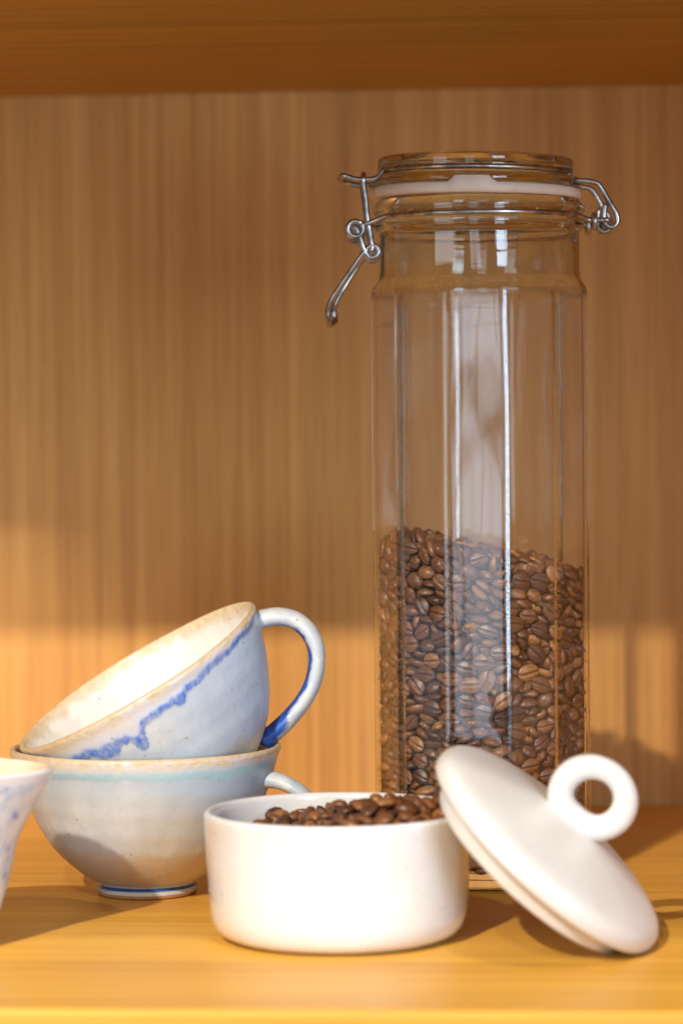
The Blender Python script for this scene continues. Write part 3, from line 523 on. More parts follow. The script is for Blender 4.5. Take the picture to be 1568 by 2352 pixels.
    122,100,1427,-170,38,0,174,154,1423,172,-27,-156,385,-224,707,149,-56,-170,-431,-13,496,43,-34,25,235,-195,1457,171,-24,168,430,-68,728,-156,-36,-111,376,-4,485,158,-23,132,279,69,1401,7,-10,23,-348,106,732,52,-86,42,-132,-251,1463,-168,-24,140,233,-375,260,26,-24,-143,100,-22,1437,-9,0,-54,
    -162,-376,375,-61,31,52,335,-107,1401,-168,-9,87,-87,-352,1478,-33,4,-136,-202,-348,1375,35,-46,149,94,-216,1395,-29,48,-43,340,-180,329,-11,-17,32,404,25,706,91,77,-39,351,-176,1174,-134,-36,-104,430,-56,1123,175,-38,61,289,24,1416,47,5,14,-412,-26,554,-164,11,11,-358,42,591,47,31,80,
    -443,-75,510,16,8,-81,439,37,616,164,-32,78,111,-348,304,2,-10,-177,396,-157,314,18,-37,32,-323,-233,498,7,-12,44,-387,-1,579,10,-27,141,400,-1,960,147,64,144,169,205,1446,0,-5,-107,195,98,1393,-26,9,56,-367,-240,459,-12,-16,129,462,59,903,100,60,-90,52,-360,1410,-65,-35,-89,
    422,-153,1041,-172,45,74,-40,-93,1467,-38,-44,-133,398,-173,1217,-145,-14,121,-249,-260,497,-127,33,-43,435,-19,357,18,-32,91,361,-245,1225,130,2,76,108,-289,1461,-17,-9,-129,421,-157,1234,-22,-18,-122,300,-36,1395,-19,20,20,423,-61,377,28,-22,31,123,-211,1457,29,24,19,-140,-340,411,4,24,2,
    -98,-391,391,-159,-19,-176,261,274,1402,4,5,136,344,-232,812,24,-6,159,366,164,1413,-175,11,-45,-424,-119,551,170,24,-49,279,114,1441,-3,9,-52,19,-371,1421,124,19,-60,423,9,777,126,1,171,57,46,1439,1,-6,-129,185,-254,1438,11,3,178,-390,-190,508,3,20,-50,-386,-81,575,-110,17,-74,
    158,-368,266,3,13,-131,-421,-123,580,-13,28,-74,364,-74,576,-155,28,-61,-105,-94,1499,-36,22,-43,446,-125,942,-84,25,90,228,-314,1425,-21,-3,157,299,-146,1433,-170,13,-23,-295,-214,478,157,-18,123,-311,-206,552,169,-21,-122,174,64,1437,-43,14,89,-115,-344,447,-26,21,-18,-81,-159,1493,-48,-21,-160,
    195,-254,1404,178,26,30,241,-330,1340,-179,31,27,297,-271,314,166,19,-146,33,-381,1352,-35,-27,159,61,-462,298,-95,-3,-1,436,-168,492,-86,-27,65,454,-28,889,-92,-52,92,354,-251,1022,3,47,75,-419,84,637,-4,-18,-4,-307,-293,462,-24,-16,73,103,-171,1452,-148,-28,114,-396,-180,1345,40,3,-87,
    -442,-45,586,-23,13,-81,221,305,1433,14,-15,-5,138,39,1410,-153,-25,-173,-365,-260,1362,115,17,-59,313,-309,1242,4,28,70,94,-397,291,-167,-29,-88,392,-234,1325,95,-34,-130,-429,5,636,-171,-5,39,-438,72,688,-136,6,-96,221,-328,305,128,3,-135,-322,-168,587,157,-38,-119,293,-212,1407,-37,-14,-69,
    78,129,1487,154,22,-40,387,-213,760,62,14,52,-381,-147,589,-53,28,-113,-413,11,687,-84,27,-104,235,-315,364,-6,7,-95,-193,-371,463,4,-6,-175,306,-225,291,174,-24,141,448,-97,1053,91,10,-90,361,-19,690,-131,-10,-61,152,-331,1419,8,-33,169,173,167,1365,-4,-4,70,-296,-276,514,-7,-30,121,
    37,-403,361,-39,-2,-1,-262,-263,1248,179,-18,84,295,-223,1359,-1,22,-30,420,-89,886,161,21,153,-375,-43,660,-6,-15,13,153,-145,1457,127,27,-39,383,-147,567,43,3,-53,-236,-322,488,179,-20,-19,-16,23,1473,164,24,-27,-395,74,735,122,-5,-83,-452,61,735,-94,6,-90,106,-377,1363,-3,-9,125,
    -84,-397,481,-114,2,13,-446,-120,1352,92,-59,116,-340,-287,546,-8,-14,106,-28,-386,426,-11,-27,-109,15,-362,1480,133,22,-47,101,190,1466,180,-14,112,-265,-252,551,-2,28,-33,345,-126,457,137,-34,101,-6,-140,1485,-24,-15,-116,179,-88,1422,-21,9,-93,-403,-70,630,-165,-5,-83,-360,23,705,46,-49,83,
    369,-229,310,167,10,-141,-153,-246,1502,-28,13,-49,317,-184,547,-18,6,40,389,-180,1131,164,-10,-43,108,-362,358,159,-5,174,-375,-220,539,20,-16,95,213,-132,1441,6,21,-36,-369,-140,636,-5,23,-49,381,-214,1386,32,20,31,43,116,1443,-35,31,4,-192,-311,548,-3,5,-13,-368,79,775,30,16,-37,
    -142,-181,1478,41,-54,155,294,326,1406,29,-4,146,150,-14,1449,38,-26,150,-426,-163,633,-96,-10,-65,-410,-163,1290,-40,4,-69,21,-361,370,45,-29,-152,156,-330,380,-10,-10,-164,129,90,1365,-4,-4,134,292,-75,1431,14,0,18,362,-64,387,13,28,-136,-242,-316,531,172,15,46,369,-219,1266,-22,23,10,
    54,-347,1480,26,-15,120,-377,-220,598,-160,-23,101,406,-184,990,-131,-6,-124,146,118,1465,21,16,81,-458,-15,679,96,-20,84,389,-112,603,-20,21,5,346,-268,337,-40,-4,-124,174,-320,336,13,8,-138,-318,-190,665,-24,-24,78,-269,-308,578,120,2,157,349,-153,1267,90,23,62,-312,-245,592,6,-14,45,
    126,253,1365,-4,-4,-129,77,-363,392,18,3,62,-222,-270,1547,-107,13,26,10,-319,1381,30,32,-1,-185,-257,1482,-103,-21,116,110,-98,1431,8,-39,177,384,-129,385,171,55,-113,326,-293,846,32,28,31,-80,-186,1438,175,-7,-78,-163,-364,508,-56,38,-27,-73,-49,1454,125,1,-62,426,-185,412,-90,-43,61,
    81,271,1454,13,-11,100,-444,-79,638,38,-22,-71,-358,-78,746,-13,4,85,-368,-227,638,169,21,-32,372,-208,861,-25,20,-124,-344,-120,731,165,16,95,298,-277,389,-164,-20,87,359,-64,1177,-28,50,70,-346,-110,672,21,-18,111,-435,-84,688,-5,26,-15,28,182,1482,1,47,-19,35,-366,446,149,-11,-139,
    39,56,1478,6,-4,-148,-118,-345,510,-7,-56,-167,254,245,1364,1,4,-143,229,55,1433,-16,7,55,-146,-136,1509,37,-43,175,-187,-317,1527,-21,15,93,-316,-270,630,-5,-31,142,85,-7,1479,-26,-10,94,371,-224,424,-24,2,80,169,-330,1457,17,0,89,-155,-369,575,162,7,-18,-25,-216,1475,-4,2,-56,
    -34,196,1487,35,-25,-135,-369,4,751,-2,-27,36,419,-106,999,171,17,-119,363,-153,1083,138,-35,-104,-373,-43,705,19,-11,-5,206,-309,416,-175,19,86,-189,-337,602,-38,24,-4,-128,-75,1459,-80,0,-92,306,-191,1013,-115,-1,-82,-211,-299,668,164,-46,160,-67,24,1459,-178,-33,-174,-30,-291,1485,-25,14,-2,
    169,-322,465,161,-25,-137,-267,-296,640,21,38,-37,-49,-350,1425,17,-31,138,172,-358,1321,-42,-13,-165,22,-367,481,-26,-10,-148,368,-113,1183,-178,-31,-115,364,-237,392,-174,10,-111,-365,-8,1302,131,74,-152,-364,76,817,8,-7,129,185,2,1365,-7,2,-42,-377,-175,683,146,-10,105,-84,-388,539,22,38,64,
    -86,-131,1450,31,-7,-129,-428,-159,703,-95,3,-62,228,-284,475,-165,-2,48,158,-380,436,176,-5,-107,17,-361,575,139,-19,-175,315,-185,403,9,20,-104,96,-142,1401,-8,14,-38,236,390,1386,-89,14,150,-440,74,789,53,-7,85,267,-267,1064,131,-23,-56,14,-16,1484,-5,44,-1,-103,-308,1475,-156,7,3,
    426,-134,554,70,-9,-54,-155,-323,1491,-45,41,174,-104,-390,593,-32,5,-31,-439,-30,737,167,10,-83,-180,132,1531,-54,-6,135,66,183,1422,128,14,-115,-393,27,808,-155,-11,117,-23,-402,543,180,-58,162,312,-193,1140,-169,-28,-128,370,-145,515,145,16,42,-55,-282,1429,-163,28,3,47,-79,1487,8,-12,-176,
    360,-187,937,145,-14,69,-362,19,851,144,-43,84,27,252,1483,-122,-42,142,37,-395,522,2,28,35,345,-205,1062,140,-40,-123,79,-401,451,-142,4,31,323,-294,403,26,-4,43,-398,-105,727,123,20,-74,-322,-183,768,177,6,-16,298,-203,1272,53,27,81,371,6,596,-2,-17,47,-351,-276,686,168,17,129,
    -278,-250,686,3,-8,-10,72,79,1398,-13,12,-59,-198,-177,1521,69,-10,83,267,-305,444,-169,4,-149,144,-58,1379,-176,-9,173,-22,-24,1458,-125,-21,-173,-199,-9,1526,-9,17,-4,-456,-100,758,95,-13,110,-47,-363,1355,-172,-8,14,239,321,1364,-7,2,60,-358,106,874,84,19,2,-178,-193,1454,14,-30,123,
    -386,-191,739,-3,0,-89,400,-166,670,-14,-10,167,8,-258,1386,29,41,-43,286,-266,1249,78,-47,-121,321,-220,973,151,13,39,-58,96,1466,16,-6,-117,-9,83,1440,-24,-12,-15,338,-201,1220,46,-17,-100,305,-231,441,175,17,-115,-280,-324,693,-157,-26,128,4,-406,576,33,13,4,299,-247,1193,148,8,52,
    343,-266,451,-4,19,-111,172,-320,498,17,4,41,363,-185,473,-158,4,25,-449,-76,1507,66,65,-109,75,-65,1406,-5,11,49,-373,-225,713,175,-2,101,-174,-67,1499,-31,-18,-114,-171,56,1512,12,-28,148,-233,-132,1493,2,1,115,-134,-339,638,-159,17,-25,-313,-190,710,6,3,-78,-461,-50,1362,91,74,80,
    -323,-255,737,173,33,-63,-69,-338,1385,21,11,-64,158,261,1452,-95,4,25,-433,-16,765,5,-8,91,289,-227,468,-12,-23,75,118,-389,494,-54,13,23,130,214,1413,27,-22,150,294,-233,1119,-133,-11,135,263,-255,514,-160,-24,79,-289,-269,776,160,7,133,53,232,1378,-37,-19,-107,88,-360,556,40,-43,77,
    -225,99,1503,-11,-47,-124,404,-163,623,-68,-7,158,-220,267,1530,81,11,52,-85,64,1431,168,-14,-155,-228,-206,1520,105,33,-86,-118,102,1482,161,-56,-165,290,-235,1058,-48,-19,-68,231,-332,487,76,-20,40,-244,-346,1357,12,-9,98,-42,-362,614,-16,-4,-176,218,-298,532,0,2,-128,-170,-325,686,-153,-2,2,
    -52,-294,1379,161,-5,147,-193,266,1384,-136,17,11,380,-215,506,-159,18,-120,-442,-89,1290,19,67,-101,377,-194,595,93,-18,-29,-250,-56,1511,11,-13,-1,-78,-359,694,8,2,-36,-67,371,1495,-43,-2,-154,205,-297,1335,-117,-4,40,-393,-124,781,-175,11,-74,-127,-301,1433,-160,-31,177,-456,10,828,-85,40,-97,
    -416,-43,803,5,-34,59,-85,145,1492,-84,23,1,-389,-193,782,21,5,-47,-335,-151,806,168,15,95,-391,-117,809,1,2,-96,-379,-143,1557,7,35,-129,-230,-293,1483,60,-21,127,-118,-367,1438,-11,-25,151,-368,64,915,147,28,-133,139,-389,555,122,1,-114,-201,-304,732,-151,11,-32,188,255,1385,134,15,-98,
    301,-314,474,4,-9,-76,-93,-361,665,-169,16,-3,322,-183,847,3,-28,-179,325,-214,523,-174,0,119,-287,-102,1541,-70,45,-65,8,-387,643,-72,-19,174,243,-285,1233,-130,1,105,322,-201,1324,176,26,-11,-317,-245,800,33,-18,-26,-161,77,1473,-133,-17,102,-345,-130,846,-155,4,65,76,-401,594,2,9,12,
    -127,-364,1391,-51,44,-67,255,-325,1123,141,18,57,378,-215,552,155,6,31,290,-299,518,14,-7,76,-366,-4,884,5,32,-68,-280,342,1548,-77,43,-53,102,180,1380,166,14,-152,-222,-112,1541,22,6,-110,256,-270,1170,118,-4,-80,366,-213,644,8,4,138,-334,-219,1549,-113,5,-71,307,-258,552,-14,-13,-28,
    312,-211,772,-24,2,-12,159,405,1364,-4,-4,57,-239,35,1543,-61,74,18,-6,168,1454,31,29,30,-370,-177,1514,-149,17,-53,-272,-299,721,-30,11,-82,233,-292,574,-14,22,30,-202,386,1390,-150,48,27,349,-195,715,126,58,-86,-358,-16,1539,92,-42,100,186,-358,576,103,-13,-122,303,-241,882,177,-7,9,
    -188,217,1535,-69,20,-85,-211,-299,763,-23,10,169,-53,10,1414,-160,-6,179,-285,1,1531,8,-15,-173,-296,-218,1497,-31,8,-162,202,-339,1148,135,-14,32,-382,-109,1264,143,34,-109,-460,-39,883,97,-19,87,-439,-79,825,-26,-38,60,209,336,1412,-166,-15,37,194,389,1440,14,9,101,-280,-246,1542,-4,59,-19,
    -380,-212,820,8,15,-78,-315,-64,1543,177,69,-8,-428,79,880,23,27,-124,-66,115,1419,-119,-9,17,6,-377,704,9,-30,47,-278,-157,1488,21,-84,28,239,-335,1280,159,-30,-171,-433,-37,1300,-174,24,-42,-37,264,1490,-51,-58,-140,-201,0,1498,164,-9,-116,-357,-166,1211,59,-3,-59,-126,6,1461,-178,-43,164,
    -291,-265,1450,-36,17,-19,-360,59,945,19,-32,79,356,-52,1250,109,-25,-115,322,-281,1157,175,10,2,-371,-241,1268,134,-2,-66,-300,236,1505,35,21,46,116,-376,638,163,10,110,-170,-117,1462,20,50,50,-149,-328,800,119,-25,161,160,384,1402,3,-5,37,-158,-370,694,6,16,-44,-368,-58,847,180,5,45,
    -352,-175,1327,64,-53,106,371,-264,601,84,37,-123,67,260,1414,-8,27,-20,215,-292,622,28,-27,-140,289,-291,604,153,4,-103,147,-336,625,-166,46,-130,-229,-155,1451,5,17,-79,-415,-144,855,-153,1,-77,56,112,1379,176,9,-105,94,-353,672,-170,-20,37,-134,-338,743,-156,20,-18,-359,281,1493,96,33,55,
    -24,-221,1379,-171,9,8,-408,2,867,166,20,-106,320,-126,1304,-94,7,-102,326,-205,601,-50,-7,111,108,14,1365,-6,-1,103,288,-226,923,148,11,-157,226,-335,633,122,-1,12,-244,-283,805,-4,19,41,371,-264,894,104,72,-114,166,329,1378,168,-5,-136,-310,-3,1496,20,-1,98,-267,126,1509,84,56,-143,
    -233,-280,861,172,-17,128,11,237,1436,-118,6,145,20,-371,1325,-160,31,-63,-30,-364,751,-173,-37,29,-316,-193,853,175,-24,63,-191,-257,1420,-18,0,170,41,346,1364,-6,0,77,-200,-364,783,152,-1,138,140,344,1456,66,-22,-105,-287,65,1524,136,-21,-145,-374,-219,860,-3,-12,137,-432,40,924,151,-40,105,
    11,169,1379,-172,9,20,-403,-74,874,4,8,95,-101,397,1364,-3,1,-62,85,-297,1379,-168,-5,146,313,-261,629,14,-13,86,101,392,1437,83,60,66,66,-64,1379,165,-3,-58,61,-372,685,-8,-22,81,36,-192,1418,-27,-2,-108,240,-339,1202,157,11,-49,237,-277,1111,-40,8,16,94,314,1382,-147,16,53,
    -134,-385,766,153,16,164,-415,106,946,-93,13,-175,-374,-237,1304,35,-10,118,4,47,1412,10,22,55,126,-366,713,-176,7,-101,63,421,1476,19,22,98,-241,-224,1468,179,20,-64,-304,-262,849,-10,-26,-173,-345,-286,836,-173,-3,129,89,410,1378,173,3,-86,-456,10,954,-84,34,-97,-282,-309,1413,107,-13,135,
    246,-327,690,-146,31,175,143,288,1421,-121,-12,50,-397,33,1542,-26,-79,-171,-36,-361,826,152,34,175,-72,-358,762,41,10,-55,-359,-146,891,165,12,-35,-248,10,1483,124,1,-77,59,-218,1381,161,19,-41,-280,191,1543,86,1,83,-19,295,1383,-18,-40,176,80,-379,728,6,0,-61,289,-291,674,-171,30,-97,
    -232,194,1539,-53,43,-87,-352,-165,1260,25,13,-86,-279,-172,1552,-41,16,-117,-198,-344,818,28,1,-40,-424,-130,893,-58,-5,110,-406,-19,927,172,-34,74,-156,45,1365,-7,2,-53,305,-223,690,-95,-12,150,-386,23,984,170,11,177,-284,-329,851,-172,15,-18,-99,-355,827,-176,42,-122,-23,104,1365,7,2,-19,
    148,-127,1365,2,-4,-31,-298,-211,894,-143,6,-36,-141,-346,1343,-89,2,99,-374,-215,902,13,-2,146,-333,-139,932,126,-24,120,-181,-324,1414,68,-47,153,20,422,1378,-170,-6,-114,197,-306,1158,-46,10,56,-328,-131,1546,-32,-13,126,209,-335,729,178,-5,8,-418,84,1005,-172,13,-2,241,-275,723,168,49,-74,
    48,-372,777,159,-13,108,279,-272,943,151,19,163,-129,140,1454,-142,-22,65,9,134,1402,-1,-6,107,24,317,1460,39,5,35,-393,203,1540,51,-54,-81,40,24,1380,154,-6,-77,-391,-79,922,-28,-13,127,299,-276,716,37,3,37,312,-301,894,6,16,-77,146,-377,1255,-148,12,32,282,-315,746,11,25,-55,
    -281,273,1545,-4,-19,-20,-263,-302,882,-11,5,140,271,-249,1320,-2,37,-35,-242,389,1517,111,75,47,-317,-194,1465,-45,-20,137,140,445,1415,-101,62,163,95,326,1416,-23,-34,-141,-87,1,1365,0,6,-88,-454,-74,941,124,-31,85,107,-385,798,37,-2,15,-4,-54,1418,179,9,17,-7,230,1383,149,-22,-179,
    -421,-174,948,-91,0,-70,-446,-8,1003,-47,7,-96,145,-354,761,112,1,18,16,-120,1415,7,-30,111,-159,-45,1452,166,-47,-160,-365,-42,1268,-56,57,-166,-6,-399,788,160,12,-176,282,-230,758,-162,-30,-145,-326,328,1535,-98,-39,-119,-56,-403,842,-142,15,-23,5,-154,1365,-7,2,132,-401,85,1040,23,-42,171,
    258,-301,809,-178,-28,147,-181,-313,869,-34,-8,168,77,-147,1379,-166,-3,128,-370,-152,943,105,8,-58,-398,-90,1529,-16,10,-64,335,-276,784,-33,-20,10,163,-207,1365,-4,-4,140,-399,-52,965,-14,-6,-87,-389,8,1024,-154,-19,88,-267,-256,997,-168,13,-89,-28,357,1364,6,-2,-78,-12,-23,1379,170,7,-19,
    -289,-102,1470,36,51,-11,55,369,1402,-2,4,72,57,-396,855,8,-3,-28,-438,-38,1258,-172,6,69,-357,-208,1393,-115,-10,108,-340,-125,1498,-15,35,-150,231,-354,774,150,17,103,-411,-179,1240,-58,34,-51,-46,315,1499,-150,57,-11,-418,-181,1402,91,9,113,-74,-89,1365,7,1,135,17,296,1408,6,40,-7,
    329,-281,1022,126,-64,-65,-155,-378,873,-178,-42,15,-438,-92,983,28,27,-64,-123,318,1364,4,-4,-148,-253,-281,1394,-93,-10,-42,-249,-311,943,174,1,159,75,-376,1290,-179,23,-80,-269,-218,1426,-142,10,-18,-232,326,1535,-69,59,-61,-304,-266,902,5,25,159,-44,203,1422,160,-26,147,14,383,1473,28,13,146,
    -190,10,1437,-36,22,39,191,-317,839,-16,15,-100,185,-309,1277,-124,6,16,-147,89,1412,129,13,55,-119,-163,1415,135,24,-72,-194,-341,899,17,18,-61,-437,53,1050,116,-6,-89,202,-304,1082,-25,25,34,-423,87,1113,132,35,-144,-308,-193,935,10,43,-107,182,-313,795,54,7,-9,-58,179,1440,-30,-15,173,
    124,-353,834,-8,28,55,-354,-266,933,-4,-3,129,-284,-246,958,-160,6,9,-433,-9,1521,-51,12,129,-359,-61,986,24,-42,125,-125,-292,1384,-159,-28,123,-354,106,1075,-98,-45,-176,-416,-36,1036,22,27,-55,-157,192,1458,172,64,-24,-220,62,1467,22,-40,168,273,-327,911,58,29,-48,20,429,1422,-169,31,50,
    -18,-187,1404,-14,7,-59,295,-282,837,147,19,-66,-100,-240,1406,1,-11,179,-64,180,1365,-7,2,87,2,-369,875,-21,0,37,-229,-284,1334,-12,-2,148,-75,378,1408,-64,7,-78,-107,159,1401,-27,-1,-170,-59,-116,1408,-16,-3,15,-2,353,1443,-7,-14,-159,-212,237,1486,133,21,10,-198,298,1465,-38,-42,97,
    -367,-99,1450,-53,-47,77,-144,-37,1379,171,-2,120,-360,89,1134,-39,15,-152,-161,-323,931,-28,59,6,-45,-361,927,-162,20,-13,231,-295,1029,23,-8,159,-340,-137,988,179,-21,99,-340,60,1532,111,37,-97,-381,-117,1320,-95,-41,162,-156,274,1492,23,10,61,-219,-72,1467,153,36,-62,-133,184,1365,4,-4,-76,
    -102,-224,1365,-5,-4,116,-120,-356,931,-60,2,-117,2,-94,1375,38,0,154,-189,-313,1308,175,-6,137,-362,-9,1038,-51,2,-92,-405,-148,1006,172,20,-70,139,-332,1303,-42,-18,176,263,-316,854,-65,-23,133,-37,58,1377,42,4,-17,-440,-101,1430,80,12,-59,-14,361,1418,160,-12,-107,-437,-90,1051,-104,-14,-31,
    -100,222,1406,162,-10,-159,-292,67,1464,-38,-15,-133,57,-361,1227,-59,19,-120,-350,-122,1021,5,-2,61,-64,285,1380,-153,-6,87,118,-389,898,-102,-1,48,206,-329,892,-164,-4,143,-299,-281,1352,-73,1,150,-324,-240,1423,-156,-54,166,-188,-373,935,-10,-24,177,42,-359,915,-30,-6,-166,-360,-85,1056,48,45,-179,
    -104,338,1420,-99,17,84,65,-389,942,31,-11,17,-386,30,1081,-83,-13,72,-84,240,1488,9,-52,139,201,-320,934,179,0,131,-70,-160,1380,-152,-7,-20,230,-286,967,89,60,146,-395,-36,1502,-116,12,-63,-270,218,1383,69,-12,45,-178,120,1381,-158,18,5,-389,-194,1028,-156,-35,106,-390,-163,1454,-101,10,-60,
    -104,99,1365,-4,-4,-96,60,421,1431,-31,-18,-87,-237,358,1448,-81,14,94,-383,85,1197,-175,40,-28,-366,-219,978,-179,11,26,-269,-49,1446,41,-37,129,-313,-221,1348,68,48,-103,280,-302,985,95,-26,93,124,-343,936,8,8,-177,-7,-366,964,-179,10,-171,-242,75,1365,7,2,171,-358,73,1492,161,-36,166,
    -37,434,1391,-114,-48,-93,121,-345,1181,-7,20,8,-285,-229,1345,112,-42,75,-66,-358,985,-154,-43,-7,-389,201,1378,17,-32,-141,-347,-260,999,-2,17,22,-234,-327,1261,-145,-1,-32,-271,-294,1293,39,10,-46,-131,263,1451,-153,24,26,-221,-315,984,173,-18,-109,-188,-278,1372,0,29,-61,-175,121,1434,133,-40,-126,
    -260,-2,1365,-7,2,105,-140,-124,1365,0,5,77,-329,-299,962,11,14,-21,-131,17,1401,6,5,75,-437,-41,1095,146,-3,44,-437,24,1110,145,-12,63,-312,69,1386,-127,-23,108,-67,313,1440,-114,-49,77,-49,393,1461,136,-8,-129,171,-362,1195,42,-27,68,-358,254,1565,78,-23,-145,-413,-76,1401,-46,-85,75,
    -315,-192,1001,180,24,-22,-142,-86,1399,1,-9,-24,-431,54,1155,-143,6,-130,-365,-56,1131,-13,7,140,-177,-351,1028,-179,25,167,59,-399,1004,-116,-37,19,-316,-183,1032,-16,16,-66,-221,71,1413,-38,35,-20,-249,147,1391,20,-56,167,124,-388,968,23,1,48,-363,-38,1088,-10,14,93,-438,-137,1065,-88,53,-58,
    -107,302,1494,96,-38,93,-315,-237,1272,-63,-26,115,-132,-336,997,-130,1,-13,-315,129,1522,-18,-52,38,-184,230,1422,22,23,6,-373,23,1146,172,21,-128,-116,-389,1003,-155,16,16,-120,218,1457,-19,54,-43,-334,-170,1439,-161,50,-98,-232,-118,1415,-27,-12,-113,96,-348,982,41,37,176,-370,-157,1078,139,-26,-55,
    -23,-406,983,-43,24,-139,-203,-198,1417,156,-1,140,-85,460,1391,90,45,12,7,-370,1275,150,-33,123,-215,6,1384,-70,-13,-102,-454,-34,1449,-112,80,-92,-292,294,1492,-114,0,54,185,-318,963,-19,1,2,-83,-47,1410,162,16,-15,-63,-395,1030,-141,17,-119,-62,271,1439,-56,-5,-148,20,-365,1216,142,-26,-149,
    -374,-232,1107,117,37,-86,-229,-319,1031,41,-22,-41,-243,287,1497,-114,72,67,-365,0,1185,150,-43,80,-159,428,1406,85,45,27,-201,209,1383,-128,0,32,-432,34,1488,-1,42,-111,-328,189,1395,-180,78,-35,-408,-81,1481,-72,-27,107,-374,-222,1056,176,38,-30,-300,-318,1009,-174,-14,163,-194,169,1404,115,-64,152,
    -398,-105,1107,179,13,-43,-9,441,1466,-54,22,-7,-4,-362,1049,-69,69,137,-222,-221,1365,-5,-3,-118,-198,-36,1413,-39,-14,-137,-172,-137,1426,-114,-19,117,-198,168,1481,-66,25,119,-211,-71,1370,6,-17,-175,-225,130,1447,153,-55,-148,-343,-268,1044,36,-5,56,-448,81,1192,90,44,72,-69,-365,1260,18,-15,-170,
    179,-369,1005,161,7,-6,-303,-211,1068,0,4,-27,-122,-361,1092,-159,27,-102,-420,-176,1120,-80,52,-58,-299,52,1414,35,-49,137,-435,-28,1145,-179,-26,73,-69,441,1450,146,-25,-162,-134,266,1385,-48,31,-127,-263,182,1479,-11,39,-139,-161,314,1426,-83,-11,-111,-302,315,1364,2,5,-84,-133,359,1478,-73,5,-120,
    -211,-338,1092,-144,0,-43,-295,-76,1365,6,-1,-163,115,-347,1049,-145,7,43,-332,-143,1076,-47,-23,-61,-273,-168,1396,20,22,-15,182,-315,1006,-18,12,16,-269,-250,1030,13,-31,5,-329,-111,1423,-53,-39,103,-423,150,1511,114,-84,168,-354,80,1211,52,-9,54,-329,-66,1477,4,48,14,-292,-318,1050,-174,5,100,
    -55,-391,1082,-178,11,149,-385,-123,1146,-147,34,3,-163,-212,1384,114,-1,101,-324,-18,1371,-34,-14,48,-283,-288,1071,-17,-2,-32,182,-338,1063,-137,-8,117,-141,-386,1107,0,27,-167,-416,87,1256,134,-1,169,-287,-18,1428,-157,-47,148,-255,207,1445,62,39,-64,-415,25,1210,176,51,-122,-159,360,1385,102,-13,-116,
    -225,316,1364,7,1,34,-133,418,1477,-60,48,78,-47,-367,1312,-180,-15,128,-257,26,1419,66,23,85,-307,155,1419,-74,11,39,-403,-49,1178,-178,-25,82,-282,115,1421,-21,-69,94,-131,-336,1255,-102,26,4,-123,391,1429,100,-36,-135,-385,111,1540,0,15,-109,-348,21,1430,-37,-39,133,-324,-257,1112,-164,42,173,
    -356,3,1474,-5,26,-54,-257,364,1392,133,-52,-157,143,-336,1136,-135,15,52,-156,-381,1273,0,-48,19,-347,106,1287,-38,-88,135,-371,-155,1151,-46,11,-120,-313,251,1437,-10,36,-42,-42,-359,1103,-41,-7,-5,-300,-218,1235,-149,7,-2,-400,51,1452,-77,9,105,-456,-99,1145,93,-18,110,-186,363,1477,-10,37,-82,
    108,-344,1090,45,25,34,-365,71,1420,-65,8,149,-213,-352,1149,-135,35,52,-245,261,1437,162,23,-56,-356,-226,1140,-75,21,-95,-366,169,1447,64,-78,-69,-362,114,1384,77,-26,89,57,-396,1074,117,-25,174,-309,-186,1118,31,10,-50,-453,41,1261,-81,47,-89,-215,-142,1379,-168,-5,-26,-396,-61,1327,149,21,-40,
    -75,-358,1141,-15,-5,-1,-334,113,1450,-44,34,-176,-282,-97,1407,23,-39,124,-360,27,1365,-59,8,80,-387,-31,1451,177,-25,142,-325,214,1465,-2,-33,101,-193,395,1449,-24,-55,121,1,-376,1134,31,-10,74,-406,189,1459,124,80,-105,-182,-350,1213,-2,13,-30,-432,95,1486,54,53,-113,-187,-364,1184,-164,-10,80,
    -116,-352,1319,-98,25,-79,-296,138,1365,4,-4,-10,-261,-305,1116,-11,-12,-36,-321,162,1494,175,-60,69,-369,241,1430,7,77,164,-367,211,1516,100,-31,63,-383,-140,1388,-69,-5,-25,-396,-14,1410,147,8,-89,-410,153,1364,4,-4,-169,-326,-239,1172,8,-34,117,-150,-345,1132,-37,16,59,75,-366,1162,-47,-13,-56,
    -368,-98,1366,85,-48,139,-59,-366,1215,0,-9,-53,-398,136,1432,145,-60,-123,-360,41,1258,-166,-42,105,-292,349,1466,66,65,-160,-298,-300,1191,77,19,-104,-301,-147,1365,2,3,-9,-442,-82,1200,-6,43,-47,-284,315,1422,48,55,14,-373,-90,1204,-70,-18,120,-397,-34,1352,38,-29,165,-334,-57,1404,34,3,-58,
    -259,-302,1161,8,-27,-54,-374,-25,1230,135,6,167,-343,304,1415,95,-64,45,-448,103,1412,96,-27,87,55,-401,1128,33,3,59,-459,-23,1195,99,-44,79,-105,-395,1192,32,20,99,-407,36,1378,125,56,-76,-275,254,1385,124,15,-141,-322,-169,1169,-13,21,-53,-406,25,1289,102,72,-84,-400,-219,1177,95,-12,110,
    -416,91,1351,-44,3,179,-360,56,1305,5,-44,100,-416,-136,1211,-150,-50,95,-417,93,1301,55,22,-27,-211,323,1424,160,-20,41,-452,28,1339,77,36,89,-440,27,1422,-64,-58,76,-224,-289,1196,15,-5,159,-120,-387,1237,-6,2,167,-327,196,1562,-155,-7,68,-358,-257,1210,-7,-10,129,-381,119,1498,-130,-39,62,
    -31,-365,1177,-6,-2,-167,-257,-254,1296,131,-7,127,-344,253,1391,-140,-52,-89,
]
